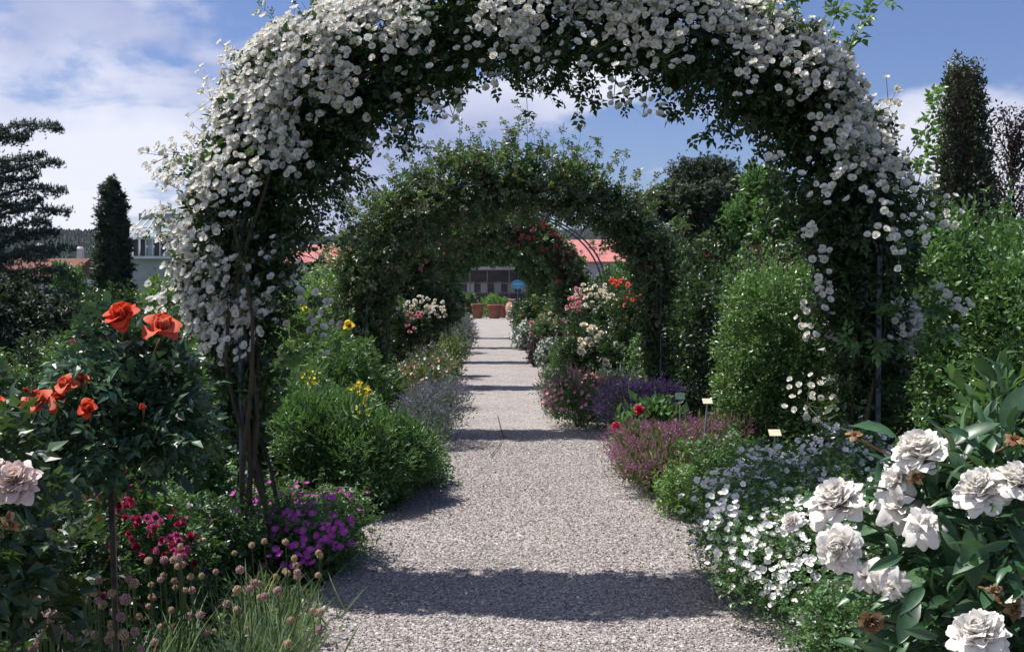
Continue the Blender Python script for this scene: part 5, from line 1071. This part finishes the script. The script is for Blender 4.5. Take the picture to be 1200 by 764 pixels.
def glasshouse():
    d = 62; a = at(146, 322, d); b = at(262, 322, d); cx = (a.x + b.x) / 2; w = b.x - a.x; root = thing('glasshouse', 'grey glasshouse with sloping glazed roof behind the cypress', 'glasshouse', (cx, d, 0))
    z0 = at(0, 335, d).z * 0; z1 = at(0, 303, d).z; z2 = at(0, 280, d).z; z3 = at(0, 259, d + 3).z; z4 = at(0, 254, d + 3).z
    g = Geo(); g.box((cx, d + 3.2, z1 / 2), (w, 6, z1)); g.build('wall', M['wallgrey'], root)
    g = Geo(); g.box((cx, d + .05, z1 + .06), (w + .3, .5, .14)); g.build('sill', M['wallwhite'], root)
    n = 14
    for k in range(n):
        x0 = a.x + w * k / n; x1 = a.x + w * (k + 1) / n
        g = Geo(); g.box(((x0 + x1) / 2, d + .22, (z1 + z2) / 2 + .06), (w / n - .08, .03, z2 - z1 - .12)); g.build('pane', M['walldark'] if k % 3 else M['glass'], root)
        for (s0, s1) in ((0, .48), (.52, 1)):
            q = lambda s: (d + .1 + 3 * s, z2 + .1 + (z3 - z2) * s); (ya, za), (yb, zb) = q(s0), q(s1)
            g = Geo().add([(x0 + .05, ya, za), (x1 - .05, ya, za), (x1 - .05, yb, zb), (x0 + .05, yb, zb), (x0 + .05, ya, za - .03), (x1 - .05, ya, za - .03), (x1 - .05, yb, zb - .03), (x0 + .05, yb, zb - .03)], [(0, 1, 2, 3), (7, 6, 5, 4), (0, 4, 5, 1), (1, 5, 6, 2), (2, 6, 7, 3), (3, 7, 4, 0)]); g.build('roof_pane', M['glass'], root)
        g = Geo(); g.tube([(x0, d + .05, z1), (x0, d + .05, z2), (x0, d + 3.1, z3 + .12)], .04, 4); g.build('glazing_bar', M['wallwhite'], root)
    g = Geo(); g.box((cx, d + 3.3, (z3 + z4) / 2 + .1), (w + .4, .5, z4 - z3 + .2)); g.build('ridge', M['wallgrey'], root)
    g = Geo(); g.box((cx, d + .05, z2 + .04), (w + .2, .12, .12)); g.build('gutter', M['wallwhite'], root)
    g = Geo(); g.add([(a.x, d + .6, z1), (b.x, d + .6, z1), (b.x, d + 3.2, z3), (a.x, d + 3.2, z3)], [(0, 1, 2, 3)]); g.build('inner_screen', M['wallgrey'], root)
glasshouse()
def white_car_roof():
    p = at(82, 327, 58); root = thing('parked_van', 'white vehicle roof just showing above the hedge by the red-roofed houses', 'van', (p.x, p.y, 0)); g = Geo()
    for (w, l, z0, z1, m) in ((1.75, 4.2, .4, 1.3, 0), (1.5, 2.4, 1.3, 2.15, 0)):
        g.box((p.x, p.y, (z0 + z1) / 2), (l, w, z1 - z0), 0, m)
    g.build('body', M['wallwhite'], root)
    g = Geo(); g.box((p.x, p.y - .77, 1.7), (2.1, .02, .5)); g.build('window', M['walldark'], root)
    for sx in (-1.3, 1.3):
        for sy in (-.8, .8): g = Geo(); g.tube([(p.x + sx, p.y + sy - .1, .33), (p.x + sx, p.y + sy + .1, .33)], .33, 16); g.build('wheel', M['walldark'], root)
white_car_roof()
# ---------------- far end of the path
def pot(label, x0, x1, yt, yb, d, mat='terracotta', plantmat=None, grp='terracotta pots at the end of the path', hollow=True):
    g0 = EYE * F / (yb - HZ); d = d; p = at((x0 + x1) / 2, yt, d); r = (x1 - x0) / 2 * d / F; h = p.z; root = thing('plant_pot', label, 'pot', (p.x, d, 0), grp)
    Geo().lathe([(0.01, 0), (r * .68, 0), (r * .74, h * .1), (r * .9, h * .78), (r * .92, h * .82), (r * 1.02, h * .84), (r * 1.04, h * .98), (r * .98, h), (r * .9, h * .98), (r * .86, h * .8)], 24, (p.x, d, 0)).build('pot', M[mat], root, smooth=False)
    Geo().lathe([(.01, h * .82), (r * .86, h * .8)], 16, (p.x, d, 0)).build('soil', M['soil'], root)
pot('wide terracotta pot right of centre at the far end of the path', 571, 588, 357, 373, 63)
pot('terracotta pot partly behind the wide one, to its right', 583, 594, 358, 373, 64.5)
pot('tall terracotta pot left of centre at the end of the path', 552, 567, 356, 373, 63)
pot('small dark pot leftmost in the row', 541, 552, 361, 373, 63, 'bark')
def urn():
    p = at(600, 352, 60); root = thing('terracotta_urn', 'pale bulbous terracotta urn beneath the blue oval sign', 'urn', (p.x, 60, 0)); r = .34
    Geo().lathe([(.01, 0), (.16, 0), (.2, .08), (.32, .35), (.36, .62), (.3, .85), (.16, .98), (.15, 1.05), (.22, 1.1), (.2, 1.12), (.12, 1.06)], 26, (p.x, 60, 0)).build('body', M['terracotta_pale'], root, smooth=True)
urn()
mp('potted_shrub', 'clipped bright green bush standing behind the terracotta pots', 'shrub', 562, 596, 346, 66, 3400, TINY, .12, 'lf_bright', dep=.8, k=8, shell=.12)
mp('potted_shrub', 'loose foliage above the small dark pot', 'shrub', 538, 560, 345, 64.5, 1500, TINY, .13, 'lf_mid', dep=.4, zlow=.7)
def sign():
    M['signblue'] = surfmat('sign_blue', [(0.3, (0.06, 0.33, 0.50)), (0.7, (0.08, 0.38, 0.55))], 2, .4, .05); M['signwhite'] = surfmat('sign_lettering', [(0.3, (.7, .75, .78)), (.7, (.8, .84, .86))], 2, .5, .05)
    d = 58; p = at(607, 333.5, d); root = thing('oval_sign', 'light blue oval sign on a post at the end of the path', 'sign', (p.x, d, 0)); rx, rz = 8.2 * d / F, 5.6 * d / F
    V = []; n = 28
    for yy in (-.02, .02): V += [(p.x + rx * math.cos(2 * math.pi * k / n), d + yy, p.z + rz * math.sin(2 * math.pi * k / n)) for k in range(n)]
    Geo().add(V, [tuple(range(n)), tuple(range(2 * n - 1, n - 1, -1))] + [(k, n + k, n + (k + 1) % n, (k + 1) % n) for k in range(n)]).build('board', M['signblue'], root)
    g = Geo()   # one illegible line of script
    pts = [(p.x - rx * .62 + rx * 1.24 * i / 30, d - .035, p.z + .02 + .05 * math.sin(i * 1.9) * (1 if i % 3 else .5)) for i in range(31)]; g.tube(pts, .012, 4); g.tube([(p.x - rx * .35, d - .035, p.z - rz * .5), (p.x + rx * .35, d - .035, p.z - rz * .5)], .009, 4); g.build('lettering', M['signwhite'], root, 'stuff')
    Geo().tube([(p.x, d + .05, 0), (p.x, d + .05, p.z)], .03, 8).build('post', M['iron'], root)
sign()
def pavilion():
    d = 72; a = at(525, 332, d); b = at(640, 332, d); cx = (a.x + b.x) / 2; w = b.x - a.x; root = thing('pavilion', 'dark timber pavilion with posts and rails beyond the pots', 'pavilion', (cx, d, 0)); H = at(0, 316, d).z
    g = Geo(); g.box((cx, d + 3, H / 2), (w, .15, H)); g.build('wall', M['walldark'], root)
    g = Geo(); g.box((cx, d + 1.5, H + .1), (w + .6, 3.4, .18)); g.build('roof', M['wallgrey'], root)
    for k in range(6): x = a.x + w * (k + .12 * (k % 2)) / 5; g = Geo(); g.box((x, d, H / 2), (.07, .07, H)); g.build('post', M['wood'], root)
    for z in (at(0, 332, d).z, at(0, 343, d).z): g = Geo(); g.box((cx, d - .07, z), (w, .05, .06)); g.build('rail', M['wood'], root)
    for k in range(7): x = a.x + w * (k + .5) / 7; g = Geo(); g.box((x, d + 2.9, H * .6), (w / 7 * .6, .06, H * .3)); f = g.build('window', M['wood'], root); g = Geo(); g.box((x, d + 2.86, H * .6), (w / 7 * .5, .02, H * .24)); g.build('pane', M['glass'], f, org=tuple(root['_loc']))
pavilion()
def bench():
    d = 61.5; p = at(540, 349, d); root = thing('wooden_table', 'pale wooden table top showing left of the pots', 'table', (p.x, d, 0)); g = Geo(); g.box((p.x, d, p.z), (.62, .5, .05)); g.build('tabletop', M['tag'], root)
    for sx in (-.26, .26):
        for sy in (-.2, .2): g = Geo(); g.box((p.x + sx, d + sy, p.z / 2 - .01), (.05, .05, p.z - .03)); g.build('leg', M['wood'], root)
bench()
for (lab, a, b, c, d_, m_) in (('bush behind the pavilion on the left', 500, 560, 318, 78, 'lf_dark'), ('bush behind the pavilion on the right', 590, 660, 312, 78, 'lf_dark'), ('clipped dark green hedge before the salmon-roofed building', 698, 760, 303, 50, 'lf_mid'), ('bushy tree closing the view behind the pavilion', 530, 640, 300, 90, 'lf_rose')):
    mp('background_bush', lab, 'shrub', a, b, c, d_, 3600, TINY, .0040 * d_ + .02, m_, k=7)
def haze():
    m, nt, out = newmat('haze'); v = nt.nodes.new('ShaderNodeVolumePrincipled'); v.inputs['Density'].default_value = 0.00005; v.inputs['Color'].default_value = (.80, .87, 1.0, 1); v.inputs['Anisotropy'].default_value = .2
    nt.links.new(v.outputs[0], out.inputs['Volume']); g = Geo(); g.box((0, 1470, 60), (3400, 3240, 123)); g.build('haze', m, None, 'stuff')
haze()
for o in bpy.data.objects:
    if '_loc' in o: del o['_loc']
